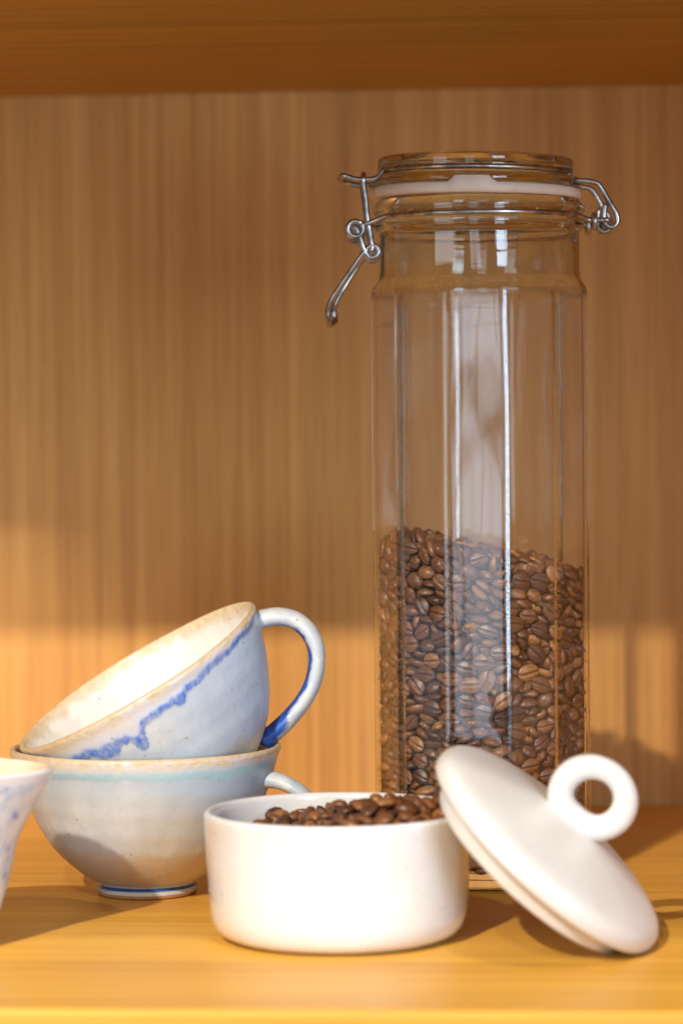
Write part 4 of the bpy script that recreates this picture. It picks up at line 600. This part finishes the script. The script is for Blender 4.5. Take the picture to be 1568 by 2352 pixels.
BV = [
    183,-42,547,6,-2,-140,193,-160,525,-172,1,-166,265,-85,531,44,10,-3,115,-101,529,19,19,-108,265,-223,513,11,16,9,174,-253,509,1,-18,58,78,-26,536,-16,14,-84,356,2,537,36,-13,111,267,-46,531,144,-8,-175,392,-256,505,-140,-34,-122,151,-87,520,-157,-4,-61,334,-64,522,42,-8,102,
    149,105,541,30,1,96,64,-465,470,15,34,170,302,46,531,-60,-44,110,35,-277,492,10,-6,136,19,-47,519,11,-3,-77,139,7,525,7,10,-55,301,-277,491,80,33,-149,93,-216,497,-29,9,-22,205,167,542,-14,-11,-113,408,-92,510,24,-12,-17,464,-89,510,101,-20,83,304,-324,482,70,-11,-137,
    242,40,525,39,-48,109,49,48,523,180,-14,-49,340,-347,476,91,8,-130,378,80,527,137,-25,34,-12,76,526,-4,14,130,431,79,526,-78,-26,-104,234,-264,485,-34,-16,-107,229,-183,494,171,15,56,59,-147,498,-17,-14,-134,-6,-146,497,-52,15,114,341,-174,493,-34,-42,-160,418,-25,510,50,15,-77,
    212,85,524,-135,18,87,448,-3,513,-155,43,-122,135,-148,495,-174,-7,-124,118,-294,476,-18,-23,-179,339,88,522,51,-13,-105,299,-148,493,135,8,-67,-53,-204,483,-168,-37,-89,74,-60,499,-159,-4,-177,92,116,520,-8,-6,22,334,-98,493,153,8,-68,115,-367,460,-5,-21,147,-23,11,506,55,-21,-96,
    112,-450,450,-6,-34,-9,151,58,511,175,6,-104,-9,-400,455,-64,12,-73,196,-304,467,-1,25,58,-52,-59,495,-22,5,14,173,179,523,151,18,-24,181,-232,472,-10,10,-15,23,-205,474,-9,-2,29,293,-227,471,-150,26,-56,435,-157,479,-21,-47,122,218,-34,494,26,16,33,209,-114,484,4,25,-172,
    58,-409,448,-165,48,-28,77,-334,456,-158,-1,49,
]
BR = [
    -161,-433,444,-113,-13,45,-14,-269,464,-14,14,4,240,-386,447,-12,-47,-20,171,-423,442,168,5,-117,-192,-383,447,-77,-32,-159,-39,-449,436,-2,-20,-122,93,-248,460,0,-1,-144,90,2,490,19,20,113,248,148,506,-21,-38,-32,314,-19,485,1,-19,161,-286,-367,443,-176,-30,-73,348,22,489,61,1,119,
    161,-22,483,-9,-1,-83,-91,-2,484,11,14,32,389,200,508,74,-27,-35,353,-223,457,97,45,64,412,229,510,-58,54,-37,278,89,494,3,-22,88,159,137,499,-162,-5,153,77,-156,464,-165,-3,-85,105,84,492,-163,6,52,17,-113,469,-26,6,148,414,-198,458,-102,-39,148,68,212,506,-13,-15,-58,
    16,13,482,16,-11,-100,25,-300,444,-110,-46,-113,375,-278,446,-32,-47,-26,137,-100,467,147,-16,-171,-283,-238,450,-156,-31,118,240,-116,464,174,-9,17,171,-342,437,-43,1,140,275,-66,469,37,-37,-142,-74,-87,464,121,30,59,215,226,502,25,0,132,57,165,494,170,-20,-139,205,39,479,-11,10,125,
    293,305,511,-2,-12,134,-57,-391,427,85,68,161,458,-36,469,-146,24,-125,384,-123,458,80,15,97,-3,93,484,10,-4,-150,-67,-135,456,-132,-16,-130,387,-67,464,82,-17,165,242,-214,445,153,15,-136,291,-361,426,-4,17,-106,178,-165,450,4,3,159,-75,-240,441,-6,13,82,-33,-302,433,20,19,41,
    401,42,474,-73,-6,110,-109,-457,414,-136,-21,17,461,92,479,-122,-26,-52,-28,-26,464,174,-8,-23,23,-236,439,160,24,-155,302,225,494,86,41,90,-138,-192,444,12,-35,0,155,-256,436,-25,-1,87,104,-443,413,-153,-23,-62,262,-284,431,1,-14,121,41,-465,408,-40,-21,154,-96,64,472,-39,-26,-31,
    90,-284,429,160,-6,122,59,4,464,-173,9,122,-171,-154,445,-44,-66,-18,402,124,478,-131,32,-159,447,44,468,36,-44,-20,328,-94,452,-179,-16,-161,222,-413,413,123,0,46,446,-123,448,11,-21,105,-170,-325,423,-9,-51,-114,-230,-289,427,-24,7,-124,218,313,499,2,-6,-77,317,13,463,171,-22,171,
    372,145,478,-20,38,94,-105,-338,420,33,45,71,145,258,490,-62,-12,-85,47,-73,450,2,0,148,-262,-384,412,173,-27,-11,-11,-170,437,-20,13,173,385,282,490,-117,-29,113,-170,-85,446,42,39,-87,336,72,464,144,28,-139,-73,108,467,-80,67,9,310,135,471,-110,64,-115,-252,-118,440,-31,-13,90,
    126,-37,450,-4,-4,-148,70,88,465,154,-6,-119,-125,-383,408,-168,1,101,347,-157,435,-7,31,37,34,-351,411,-8,28,72,101,-367,409,10,33,-176,214,-25,450,-2,-4,110,374,-313,415,83,-14,-133,191,-300,416,19,15,-120,-29,235,480,-121,-37,139,-160,-255,420,70,-45,-65,-133,-97,438,-118,30,-92,
    -325,-86,440,33,-5,-161,-34,-457,394,4,-4,-128,-279,-289,413,-162,-26,173,-64,-265,416,180,7,-130,-131,186,469,37,42,-101,254,122,461,-2,-38,-165,-132,-262,414,105,-13,85,132,151,464,-169,5,54,139,40,450,-7,1,-35,298,368,489,-70,7,-52,272,199,469,63,32,-96,-196,-417,394,5,-2,-174,
    248,53,450,6,2,125,109,223,470,-11,13,110,-374,-266,411,61,12,50,-449,-78,434,84,-1,-161,-126,-176,422,-161,-21,-16,-117,7,444,-49,0,164,311,-210,418,-25,7,-124,351,259,474,-94,-85,122,-28,62,450,-5,-4,-98,29,-404,394,4,-4,158,-207,-179,420,150,-51,-91,-309,51,447,-167,-11,-175,
    155,-389,394,-4,-4,-33,440,170,459,-72,-39,-64,203,210,463,-14,-20,-87,-279,-180,416,-48,38,177,-225,-245,408,-171,-7,110,-409,-97,425,-10,77,-94,-227,-116,423,-174,-56,9,61,280,470,12,-39,-11,-340,-8,435,27,13,124,396,-231,408,179,-11,101,-198,-348,394,-7,2,-15,235,-335,395,-2,8,-109,
    -325,-209,410,-48,-15,128,-81,203,459,12,13,156,-34,-338,394,-4,3,-51,279,312,471,-7,5,-17,-409,-219,407,-38,-19,147,-3,260,465,63,57,84,306,-328,394,-4,-4,93,414,-21,431,156,-23,-175,202,139,450,4,3,75,-329,-327,394,4,-4,133,22,146,450,-5,3,-25,240,386,479,-27,15,-87,
    -215,-47,426,-31,64,131,-450,-133,416,-57,29,125,253,268,462,111,-6,0,-344,-131,413,-114,-1,115,-236,137,445,11,43,-106,-67,340,467,160,-33,-144,54,208,451,-165,0,158,159,377,471,-39,-10,128,106,307,462,-24,-35,85,-138,237,454,-125,-6,45,420,-154,406,12,13,-74,-293,-121,410,161,19,-39,
    -70,164,444,-118,17,167,476,43,429,44,70,-160,454,-90,412,31,12,-72,411,74,430,-171,24,-18,-188,277,453,-8,2,-142,-375,-47,413,-114,-1,-140,-120,53,425,-12,-17,-1,187,302,455,-8,29,162,-141,119,432,-9,27,3,486,-19,415,-82,14,88,314,200,441,102,5,42,-239,12,416,109,20,35,
    -397,-170,394,7,2,3,-171,-45,409,-17,-18,48,353,307,451,150,-16,137,-291,-46,408,-171,9,175,402,230,440,12,-51,-106,33,328,451,64,26,-172,-227,73,418,1,55,-83,140,231,437,8,-13,-51,236,330,448,-178,-2,-57,-103,312,446,163,-39,-165,-250,197,431,-10,-4,120,-414,-2,407,38,-19,100,
    454,106,420,-128,27,-52,-176,118,420,160,6,-64,-266,278,438,-23,31,-28,287,243,433,-158,11,-165,364,135,420,8,-11,157,-297,32,408,-171,9,-157,212,409,451,-48,-27,-159,-325,201,426,3,33,16,-363,61,408,39,-20,69,-448,133,416,119,26,-73,157,414,449,158,-59,117,13,368,444,82,-9,-172,
    378,204,423,-173,34,123,-295,102,411,23,35,-27,94,446,452,-37,-12,-94,-44,210,422,-24,-18,-29,-249,364,441,58,-4,43,-465,-22,394,0,6,-76,-275,403,444,-87,2,-146,-57,464,450,-177,-11,175,46,464,449,-173,-23,163,45,280,427,172,14,128,-56,263,424,-36,43,19,-129,202,417,133,-12,34,
    -419,181,413,136,20,159,-114,386,438,-48,-5,145,269,363,434,-130,-33,-40,-331,150,408,163,-4,-95,-68,415,438,101,0,-31,-453,57,394,-5,-3,151,116,326,426,4,34,-98,-164,440,438,48,6,179,196,273,417,-5,14,66,-391,105,394,0,5,-99,-184,226,408,-44,12,-122,-301,277,410,-12,-34,146,
    -232,149,394,-7,2,-119,353,275,409,167,13,58,-191,291,411,7,37,-30,-16,324,414,112,-8,-80,-172,399,423,-145,59,68,-117,278,408,178,-10,-114,430,174,395,7,6,75,121,378,416,-56,-34,157,68,417,421,103,45,3,317,344,411,140,7,134,-148,338,410,35,-27,-169,186,350,411,-9,-35,168,
    -245,225,395,-11,3,-144,-361,220,394,5,-2,-160,-295,354,408,-179,9,89,-352,302,401,-24,13,-94,267,306,399,-18,-6,-31,-2,404,410,180,-23,93,-231,318,394,-7,2,-152,122,451,409,-154,-6,153,-56,465,408,-165,-3,175,50,352,394,-6,-1,38,-71,361,394,6,2,85,-229,398,394,7,2,64,
    206,416,394,-4,-4,-21,-126,436,394,-7,2,104,37,464,394,4,3,-7,
]
def place_beans(data, org, label, group, top=None, fit=(1.0, 1.0)):
    L = [(Vector((p.x*fit[0], p.y*fit[0], p.z)), q) for p, q in dec(data)]; hi = max(range(len(L)), key=lambda i: L[i][0].z)
    for i, (p, q) in enumerate(L):
        o = bpy.data.objects.new('coffee_bean', bean_hi[random.randrange(NB)]); C.objects.link(o)
        o.rotation_mode = 'QUATERNION'; o.rotation_quaternion = q; o.location = p + org
        s = random.uniform(0.86, 1.07)*fit[1]; o.scale = (s, s, s)
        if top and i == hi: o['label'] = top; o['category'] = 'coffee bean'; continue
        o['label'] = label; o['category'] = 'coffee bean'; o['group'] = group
def bean_mass(data, org, label, name, core=False, fit=1.0):
    V, F, MI, G = [], [], [], []
    for p, q in [(Vector((p.x*fit, p.y*fit, p.z)), q) for p, q in dec(data)]:
        src = bean_lo[random.randrange(6)]; b = len(V); mi = random.randrange(8); Mx = q.to_matrix()
        for v_ in src.vertices: V.append(tuple(Mx @ v_.co + p + org))
        G += [d.value for d in src.attributes['groove'].data]
        for f in src.polygons: F.append(tuple(b + k for k in f.vertices)); MI.append(mi)
    if core:
        # the unseen middle of the heap, one lumpy mass of the same beans
        nseg, rows, b = 96, 60, len(V)
        for j in range(rows + 1):
            z = 0.85 + (12.9 - 0.85)*j/rows
            for k in range(nseg):
                a = 2*math.pi*k/nseg; r = 3.45 + 0.85*sstep(0.15, 0.45, math.sin(a))
                r += 0.16*noise.noise(Vector((math.cos(a)*7, math.sin(a)*7, z*2.0)))
                V.append(tuple(Vector((r*math.cos(a), r*math.sin(a), z))*cm + org)); G.append(0.6)
        V.append(tuple(Vector((0, 0, 13.0))*cm + org)); G.append(0.6)
        for j in range(rows):
            for k in range(nseg):
                k2 = (k+1) % nseg; F.append((b+j*nseg+k, b+j*nseg+k2, b+(j+1)*nseg+k2, b+(j+1)*nseg+k)); MI.append(5)
        for k in range(nseg): F.append((b+rows*nseg+k, b+rows*nseg+(k+1) % nseg, len(V)-1)); MI.append(5)
    me = bpy.data.meshes.new(name); me.from_pydata(V, [], F); me.update()
    a = me.attributes.new('groove', 'FLOAT', 'POINT'); a.data.foreach_set('value', G)
    o = link(name, me, M_beans); me.polygons.foreach_set('material_index', MI)
    o['kind'] = 'stuff'; o['label'] = label; o['category'] = 'coffee beans'; return o
place_beans(JV, JC, 'roasted brown coffee bean pressed among the others behind the jar glass', 'coffee beans in the glass jar', fit=(1.0, 1.0))
bean_mass(JR, JC, 'roasted coffee beans packed deeper inside the glass jar', 'coffee_beans', True, 1.0)

# ------------------------------------------------------------------ white bowl, its beans and its lid
BC = hit_floor(777, 2150); BC = Vector((at(777, 2050, 1.196).x, 1.196, 0))
bowl = thing('sugar_bowl', 'round white glazed bowl heaped with coffee beans', 'bowl', BC)
bo = curve_prof([(3.6, 0.06), (4.0, 0.0), (4.35, 0.04), (4.85, 0.28), (5.14, 0.75), (5.25, 1.4), (5.32, 2.8), (5.40, 4.3), (5.44, 4.95), (5.40, 5.12), (5.27, 5.2), (5.12, 5.12), (5.06, 4.9), (5.02, 4.0), (4.95, 1.8), (4.6, .9), (3.8, .55)], 6)
bo = [(0, .12), (3.2, .12)] + bo + [(0, .5)]
def wobr(amp, sd, k=1.3):
    def f(a, p): return p[0] + amp*noise.noise(Vector((math.cos(a)*k, math.sin(a)*k, p[1]*0.35 + sd)))
    return f
V, F, I = lathe(bo, 192, wobr(0.075, 3.0, 1.8)); link('bowl_body', mesh_of('bowl', [v*cm for v in V], F), M_white, bowl)
BO = BC + Vector((0.0012, 0, -0.0005))
place_beans(BV, BO, 'roasted coffee bean in the heap that rises out of the white bowl', 'coffee beans heaped in the white bowl', 'roasted coffee bean at the very top of the heap in the white bowl', (1.0, 1.0))
bean_mass(BR, BO, 'roasted coffee beans lying lower in the white bowl', 'coffee_beans')

n_ax = Vector((0.645, -0.185, 0.742)).normalized()
LCc = at(1245, 1974, 1.168)
lidt = thing('bowl_lid', 'white ceramic lid with a big ring knob, leaning on the white bowl', 'lid', LCc)
q_l = Vector((0, 0, 1)).rotation_difference(n_ax)
lidt.rotation_mode = 'QUATERNION'; lidt.rotation_quaternion = q_l
lp = curve_prof([(4.35, -0.78), (4.52, -0.88), (4.66, -0.80), (4.74, -0.45), (4.80, -0.05), (4.95, -0.04), (5.35, -0.10), (5.57, 0.04), (5.61, 0.30), (5.52, 0.60), (5.20, 0.86), (4.4, 1.12), (3.1, 1.42), (1.6, 1.72), (0.6, 1.84)], 6) + [(0, 1.86)]
lp = [(0, 1.30), (2.0, 1.22), (3.4, .85), (4.2, .35), (4.40, -.1)] + lp
V, F, I = lathe(lp, 192, wobr(0.09, 8.0, 1.8)); lidt.location.z = -min((q_l @ v_).z for v_ in V)*cm; link('lid_disc', mesh_of('lid_disc', [v*cm for v in V], F), M_lid, lidt)
# ring knob: plane holds the lid axis and faces the camera
inv = q_l.inverted(); toward = inv @ Vector((0.10, -1.0, 0.05)); toward.z = 0; toward.normalize(); side = Vector((0, 0, 1)).cross(toward)
rc = Vector((0, 0, 1.86 + 1.20)) ; pts = []; rads = []
for k in range(56):
    a = 2*math.pi*k/56
    pts.append((rc + side*(1.31*math.cos(a)) + Vector((0, 0, 1))*(1.22*math.sin(a)))*cm); rads.append((0.50 + 0.03*math.cos(2*a) + 0.17*max(0, -math.sin(a))**4)*cm)
knob = tube('ring_knob', pts, rads, M_lid, lidt, seg=24, closed=True, flat=(toward, 1.0))
# ------------------------------------------------------------------ stoneware cups
cup_out = [(1.55, .12), (1.9, .0), (2.12, .03), (2.2, .16), (2.18, .42), (2.12, .56), (2.45, .72), (3.05, 1.12), (3.95, 1.95), (4.62, 2.9), (5.07, 3.8), (5.42, 4.6), (5.68, 5.4), (5.84, 6.0), (5.96, 6.3), (6.0, 6.46), (5.93, 6.58), (5.80, 6.58), (5.70, 6.45), (5.6, 6.1), (5.42, 5.4), (5.12, 4.5), (4.68, 3.5), (4.0, 2.4), (3.0, 1.45), (1.8, .95)]
def build_cup(t, prof_pts, colorf, seed, mat=None, seg=448, ovality=0.0):
    pr = curve_prof(prof_pts, 7); pr = refine([(0, .18)] + pr + [(0, .85)], 0.11)
    top = max(p[1] for p in pr); itop = max(range(len(pr)), key=lambda i: pr[i][1])
    def rf(a, p):
        w = noise.noise(Vector((math.cos(a)*1.1, math.sin(a)*1.1, seed)))*0.07 + 0.004*math.sin(p[1]*7.0 + a)
        return p[0] + w*min(1, p[0]/4)
    V, F, I = lathe(pr, seg, rf); cols = []
    for (a, j), v_ in zip(I, V):
        zz = 0.05*noise.noise(Vector((math.cos(a)*1.3, math.sin(a)*1.3, seed+4)))*sstep(4, 6.4, v_.z)
        cols.append(colorf(math.degrees(a), v_, j > itop)); v_.z += zz
    me = mesh_of('cup', [v_*cm for v_ in V], F); set_colors(me, cols)
    return link('cup_body', me, mat or M_stone, t)
TAN = srgb(202, 172, 122); TAN2 = srgb(222, 204, 170); LAV = srgb(222, 214, 214); GREY = srgb(206, 208, 206); BEI = srgb(205, 190, 168); COB = srgb(26, 92, 182); TEAL = srgb(150, 190, 192); SKY = srgb(118, 152, 192); CRM = srgb(238, 238, 234)
def nz(x, y, z, s=1.0): return noise.fractal(Vector((x, y, z))*s, 0.7, 2.0, 4)
def cup_color(kind):
    def f(a, v_, inside):
        x, y, z = v_; d = 6.58 - z                       # distance below the lip
        n1 = nz(x, y, z*0.35 + kind*9, 0.9); n2 = nz(x, y, z, 3.2); n3 = nz(x, y, z*0.5, 6.0)
        if inside:
            c = mixc(CRM, srgb(226, 226, 226), 0.5 + n1)
            k = sstep(0.72 + 0.35*n1 + 0.12*n2, 0.10, d); c = mixc(c, mixc(TAN2, TAN, 0.35 + 0.5*n2), k*0.9)
            return c
        th = (a + 180) % 360 - 180                        # -90 faces the camera
        c = mixc(GREY, srgb(192, 196, 199), 0.5 + 0.7*n1)
        if kind == 1: c = mixc(c, srgb(176, 200, 228), 0.10 + 0.55*sstep(-115, -35, th))  # pale blue glaze; the bluer right side is window light painted in
        else: c = mixc(c, srgb(150, 182, 218), 0.65*sstep(2.0, 5.4, z)*sstep(-100, -30, th))  # cool window light put into the colour, upper right side
        c = mixc(c, BEI, sstep(2.55 + 0.5*n1, 1.9, z)*0.85)
        c = mixc(c, srgb(170, 168, 164), max(0, n2 - 0.3)*0.5)
        if kind == 1:
            line = 0.35
            for t0, v0 in ((-180, 1.0), (-140, 1.25), (-121, 1.3), (-110, 1.45), (-95, 1.15), (-80, .92), (-60, .68), (-40, .5), (-20, .36), (180, .3)):
                if th >= t0: ta, va = t0, v0
                else:
                    line = va + (v0 - va)*(th - ta)/(t0 - ta); break
            drip = 0.80*math.exp(-((th + 104)/3.4)**4) + 0.28*math.exp(-((th + 80.5)/2.4)**4) + 0.35*math.exp(-((th + 119)/6)**4) + 0.35*math.exp(-((th - 60)/4)**2)
            wid = 0.27 + 0.16*math.exp(-((th + 120)/16)**2) + 0.05*n2
            lo = line + drip + 0.03*n3 + 0.10*n1; up = lo - wid - drip*0.6
            k = sstep(up - 0.14, up + 0.10, d) * (1 - sstep(lo - 0.05, lo + 0.10, d)) * (0.92 + 0.35*n2)
            blue = mixc(COB, srgb(70, 120, 205), 0.4 + n2)
            c = mixc(c, srgb(196, 204, 222), sstep(up - 0.9, up - 0.15, d)*(1 - sstep(up, lo, d))*0.9)
            c = mixc(c, blue, k*(0.78 + 0.3*n3))
            band = sstep(up + 0.15, 0.15 + 0.12*n1, d)
            c = mixc(c, mixc(LAV, TAN2, 0.5 + 1.2*n1 + 0.6*n2), band*0.85)
        else:
            lo = 0.86 + 0.05*n3 + 0.10*n1; up = lo - 0.20
            k = sstep(up - 0.12, up + 0.06, d) * (1 - sstep(lo - 0.03, lo + 0.06, d))
            c = mixc(c, srgb(150, 174, 192), sstep(2.6, 0.9, d)*0.45)
            c = mixc(c, mixc(SKY, TEAL, 0.5 + 0.5*math.cos(R(th + 62))*1.6 - 0.3), k*0.75)
            dk = sstep(lo, lo + 0.03, d)*(1 - sstep(lo + 0.03, lo + 0.10, d)); c = mixc(c, srgb(110, 120, 135), dk*0.2)
            band = sstep(up, 0.28, d); c = mixc(c, mixc(LAV, TAN2, 0.55 + n1 + 0.5*n2), band*0.9)
        k = sstep(0.26 + 0.08*n1 + 0.06*n2, 0.04, d); c = mixc(c, mixc(TAN, srgb(168, 134, 98), 0.2 + 0.6*n2), k*0.7)
        # foot ring
        if z < 0.60 and math.hypot(x, y) > 1.4:
            c = srgb(196, 204, 208)
            if 0.36 < z < 0.50: c = COB
            if z < 0.17: c = srgb(176, 142, 104)
        elif z < 0.4: c = srgb(176, 142, 104)
        return c
    return f
CUP1 = Vector((at(335, 1712, 1.31).x, 1.31, 0))
cupA = thing('stoneware_cup', 'blue grey stoneware cup standing upright on the shelf beneath a tilted cup', 'cup', CUP1, 'stacked stoneware cups')
cupA.rotation_euler = (0, 0, 0)
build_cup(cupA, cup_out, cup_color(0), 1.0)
def handle(t, pts, rads, mat, side, colf=None):
    P = smooth_path([Vector(p) for p in pts], 8); n = len(P)
    rr = []
    for i in range(n):
        u = i/(n-1)*(len(rads)-1); k = min(int(u), len(rads)-2); rr.append((rads[k] + (rads[k+1]-rads[k])*(u-k))*cm)
    V, F = [], []; tube_into(V, F, [p*cm for p in P], rr, seg=28, flat=(side, 1.55), caps=True)
    me = mesh_of('handle', V, F)
    bm = bmesh.new(); bm.from_mesh(me); bmesh.ops.recalc_face_normals(bm, faces=bm.faces); bm.to_mesh(me); bm.free()
    n0 = len(P); ctr = sum(P, Vector())/n0; cl = []
    for i, v_ in enumerate(me.vertices):
        k = min(i//28, n0-1); c0 = P[k]; inw = (ctr - c0).normalized()
        cl.append(colf(v_.co/cm, (v_.co/cm - c0).dot(inw)/(rr[k]/cm), k/(n0-1), (v_.co/cm - c0).dot(side)/(rr[k]/cm*1.55)))
    set_colors(me, cl); return link('handle', me, mat, t)
def hcolA(p, inw, u, sd): 
    n = nz(*p, 1.4); return mixc(GREY, srgb(170, 184, 196), 0.5 + n)
# lower cup's handle leaves to the right, a little towards the camera
ang = R(-14); hx = Vector((math.cos(ang), math.sin(ang), 0)); hs = Vector((-math.sin(ang), math.cos(ang), 0))
pts = [hx*r + Vector((0, 0, z)) for r, z in ((4.95, 5.15), (5.5, 5.2), (6.3, 5.05), (7.2, 4.55), (7.75, 3.7), (7.6, 2.7), (6.8, 2.0), (5.7, 1.9), (4.6, 2.35), (4.0, 2.5))]
handle(cupA, pts, [.50, .42, .34, .31, .30, .30, .32, .36, .44, .4], M_stone, hs, hcolA)

RIMC = at(315, 1553, 1.306)
nU = Vector((-0.50, -0.115, 0.858)).normalized()
cupB = thing('stoneware_cup', 'tilted stoneware cup with cobalt blue glaze drips, resting inside the other cup', 'cup', RIMC - nU*6.5*cm, 'stacked stoneware cups')
# local x axis: towards the handle (right, slightly away)
zx = nU; xx = Vector((1, 0.16, 0)); xx = (xx - zx*xx.dot(zx)).normalized(); yy = zx.cross(xx)
MB = Matrix((xx, yy, zx)).transposed()
cupB.rotation_mode = 'QUATERNION'; cupB.rotation_quaternion = MB.to_quaternion()
cup_out2 = [(r*1.012 if r > 3 else r, z) for r, z in cup_out]
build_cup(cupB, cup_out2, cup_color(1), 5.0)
def hcolB(p, inw, u, sd):
    n = nz(*p, 1.6); c = mixc(GREY, srgb(188, 196, 204), 0.5 + n)
    lim = 0.42 - 1.1*sstep(0.72, 0.92, u) + 0.25*n
    k = sstep(lim, lim + 0.22, inw) * sstep(0.26, 0.36, u)
    return mixc(c, mixc(COB, srgb(24, 52, 128), 0.5 + n), k)
HB = [at(*q, 1.312) for q in ((588, 1428), (606, 1421), (640, 1416), (680, 1426), (712, 1456), (727, 1500), (722, 1556), (700, 1605), (664, 1650), (628, 1684), (606, 1700))]
MBi = MB.inverted(); HBl = [(MBi @ (p - cupB.location))/cm for p in HB]
handle(cupB, HBl, [.42, .42, .41, .40, .39, .38, .38, .38, .40, .42, .44], M_stone, MBi @ Vector((0.12, 1, 0.05)), hcolB)

# ------------------------------------------------------------------ small spouted pitcher at the left edge
PC = Vector((at(-150, 1900, 1.18).x, 1.18, 0))
pit = thing('milk_pitcher', 'small white pitcher with blue mottling, spout towards the cups, cut off at left', 'pitcher', PC)
po = [(1.6, .1), (2.0, 0), (2.2, .12), (2.3, .6), (2.62, 1.6), (3.0, 2.9), (3.3, 4.3), (3.62, 5.5), (3.95, 6.4), (4.15, 7.0), (4.16, 7.12), (4.08, 7.2), (3.95, 7.12), (3.75, 6.4), (3.4, 5.3), (2.95, 3.2), (2.5, 1.4), (1.6, .7)]
pr = refine([(0, .15)] + curve_prof(po, 6) + [(0, .6)], 0.14)
def prf(a, p):
    s = math.exp(-(((math.degrees(a) + 180) % 360 - 180)/24)**2)
    return p[0] + s*0.62*sstep(3.8, 7.1, p[1])*min(1, p[0]/2) - 0.10*math.exp(-((abs((math.degrees(a)+180) % 360 - 180) - 48)/16)**2)*sstep(5, 7, p[1])
V, F, I = lathe(pr, 300, prf); itop = max(range(len(pr)), key=lambda i: pr[i][1]); cols = []
for (a, j), v_ in zip(I, V):
    n1 = nz(v_.x, v_.y, v_.z, 0.8); n2 = nz(v_.x + 5, v_.y, v_.z, 1.6)
    if j > itop: c = mixc(srgb(236, 214, 178), srgb(240, 228, 206), 0.5 + n1)
    else:
        c = mixc(srgb(226, 227, 230), srgb(188, 202, 222), 0.35 + 0.8*n2)
        c = mixc(c, srgb(60, 80, 170), sstep(0.50, 0.62, n1 + 0.35*n2)*0.5)
        c = mixc(c, srgb(232, 230, 230), sstep(6.6, 7.0, v_.z))
    cols.append(c)
    if j: v_.z -= 0.16*math.exp(-(((math.degrees(a)+180) % 360 - 180)/16)**2)*0 
me = mesh_of('pitcher', [v_*cm for v_ in V], F); set_colors(me, cols); link('pitcher_body', me, M_pitch, pit)
ang = R(180); pts = [Vector((-r, 0, z)) for r, z in ((3.5, 5.9), (4.6, 6.2), (5.6, 5.6), (5.9, 4.3), (5.2, 3.0), (4.0, 2.3), (2.7, 2.0))]
handle(pit, pts, [.4, .34, .3, .3, .3, .34, .4], M_pitch, Vector((0, 1, 0)), lambda p, a, b, c: srgb(215, 220, 228))
bpy.context.view_layer.update()
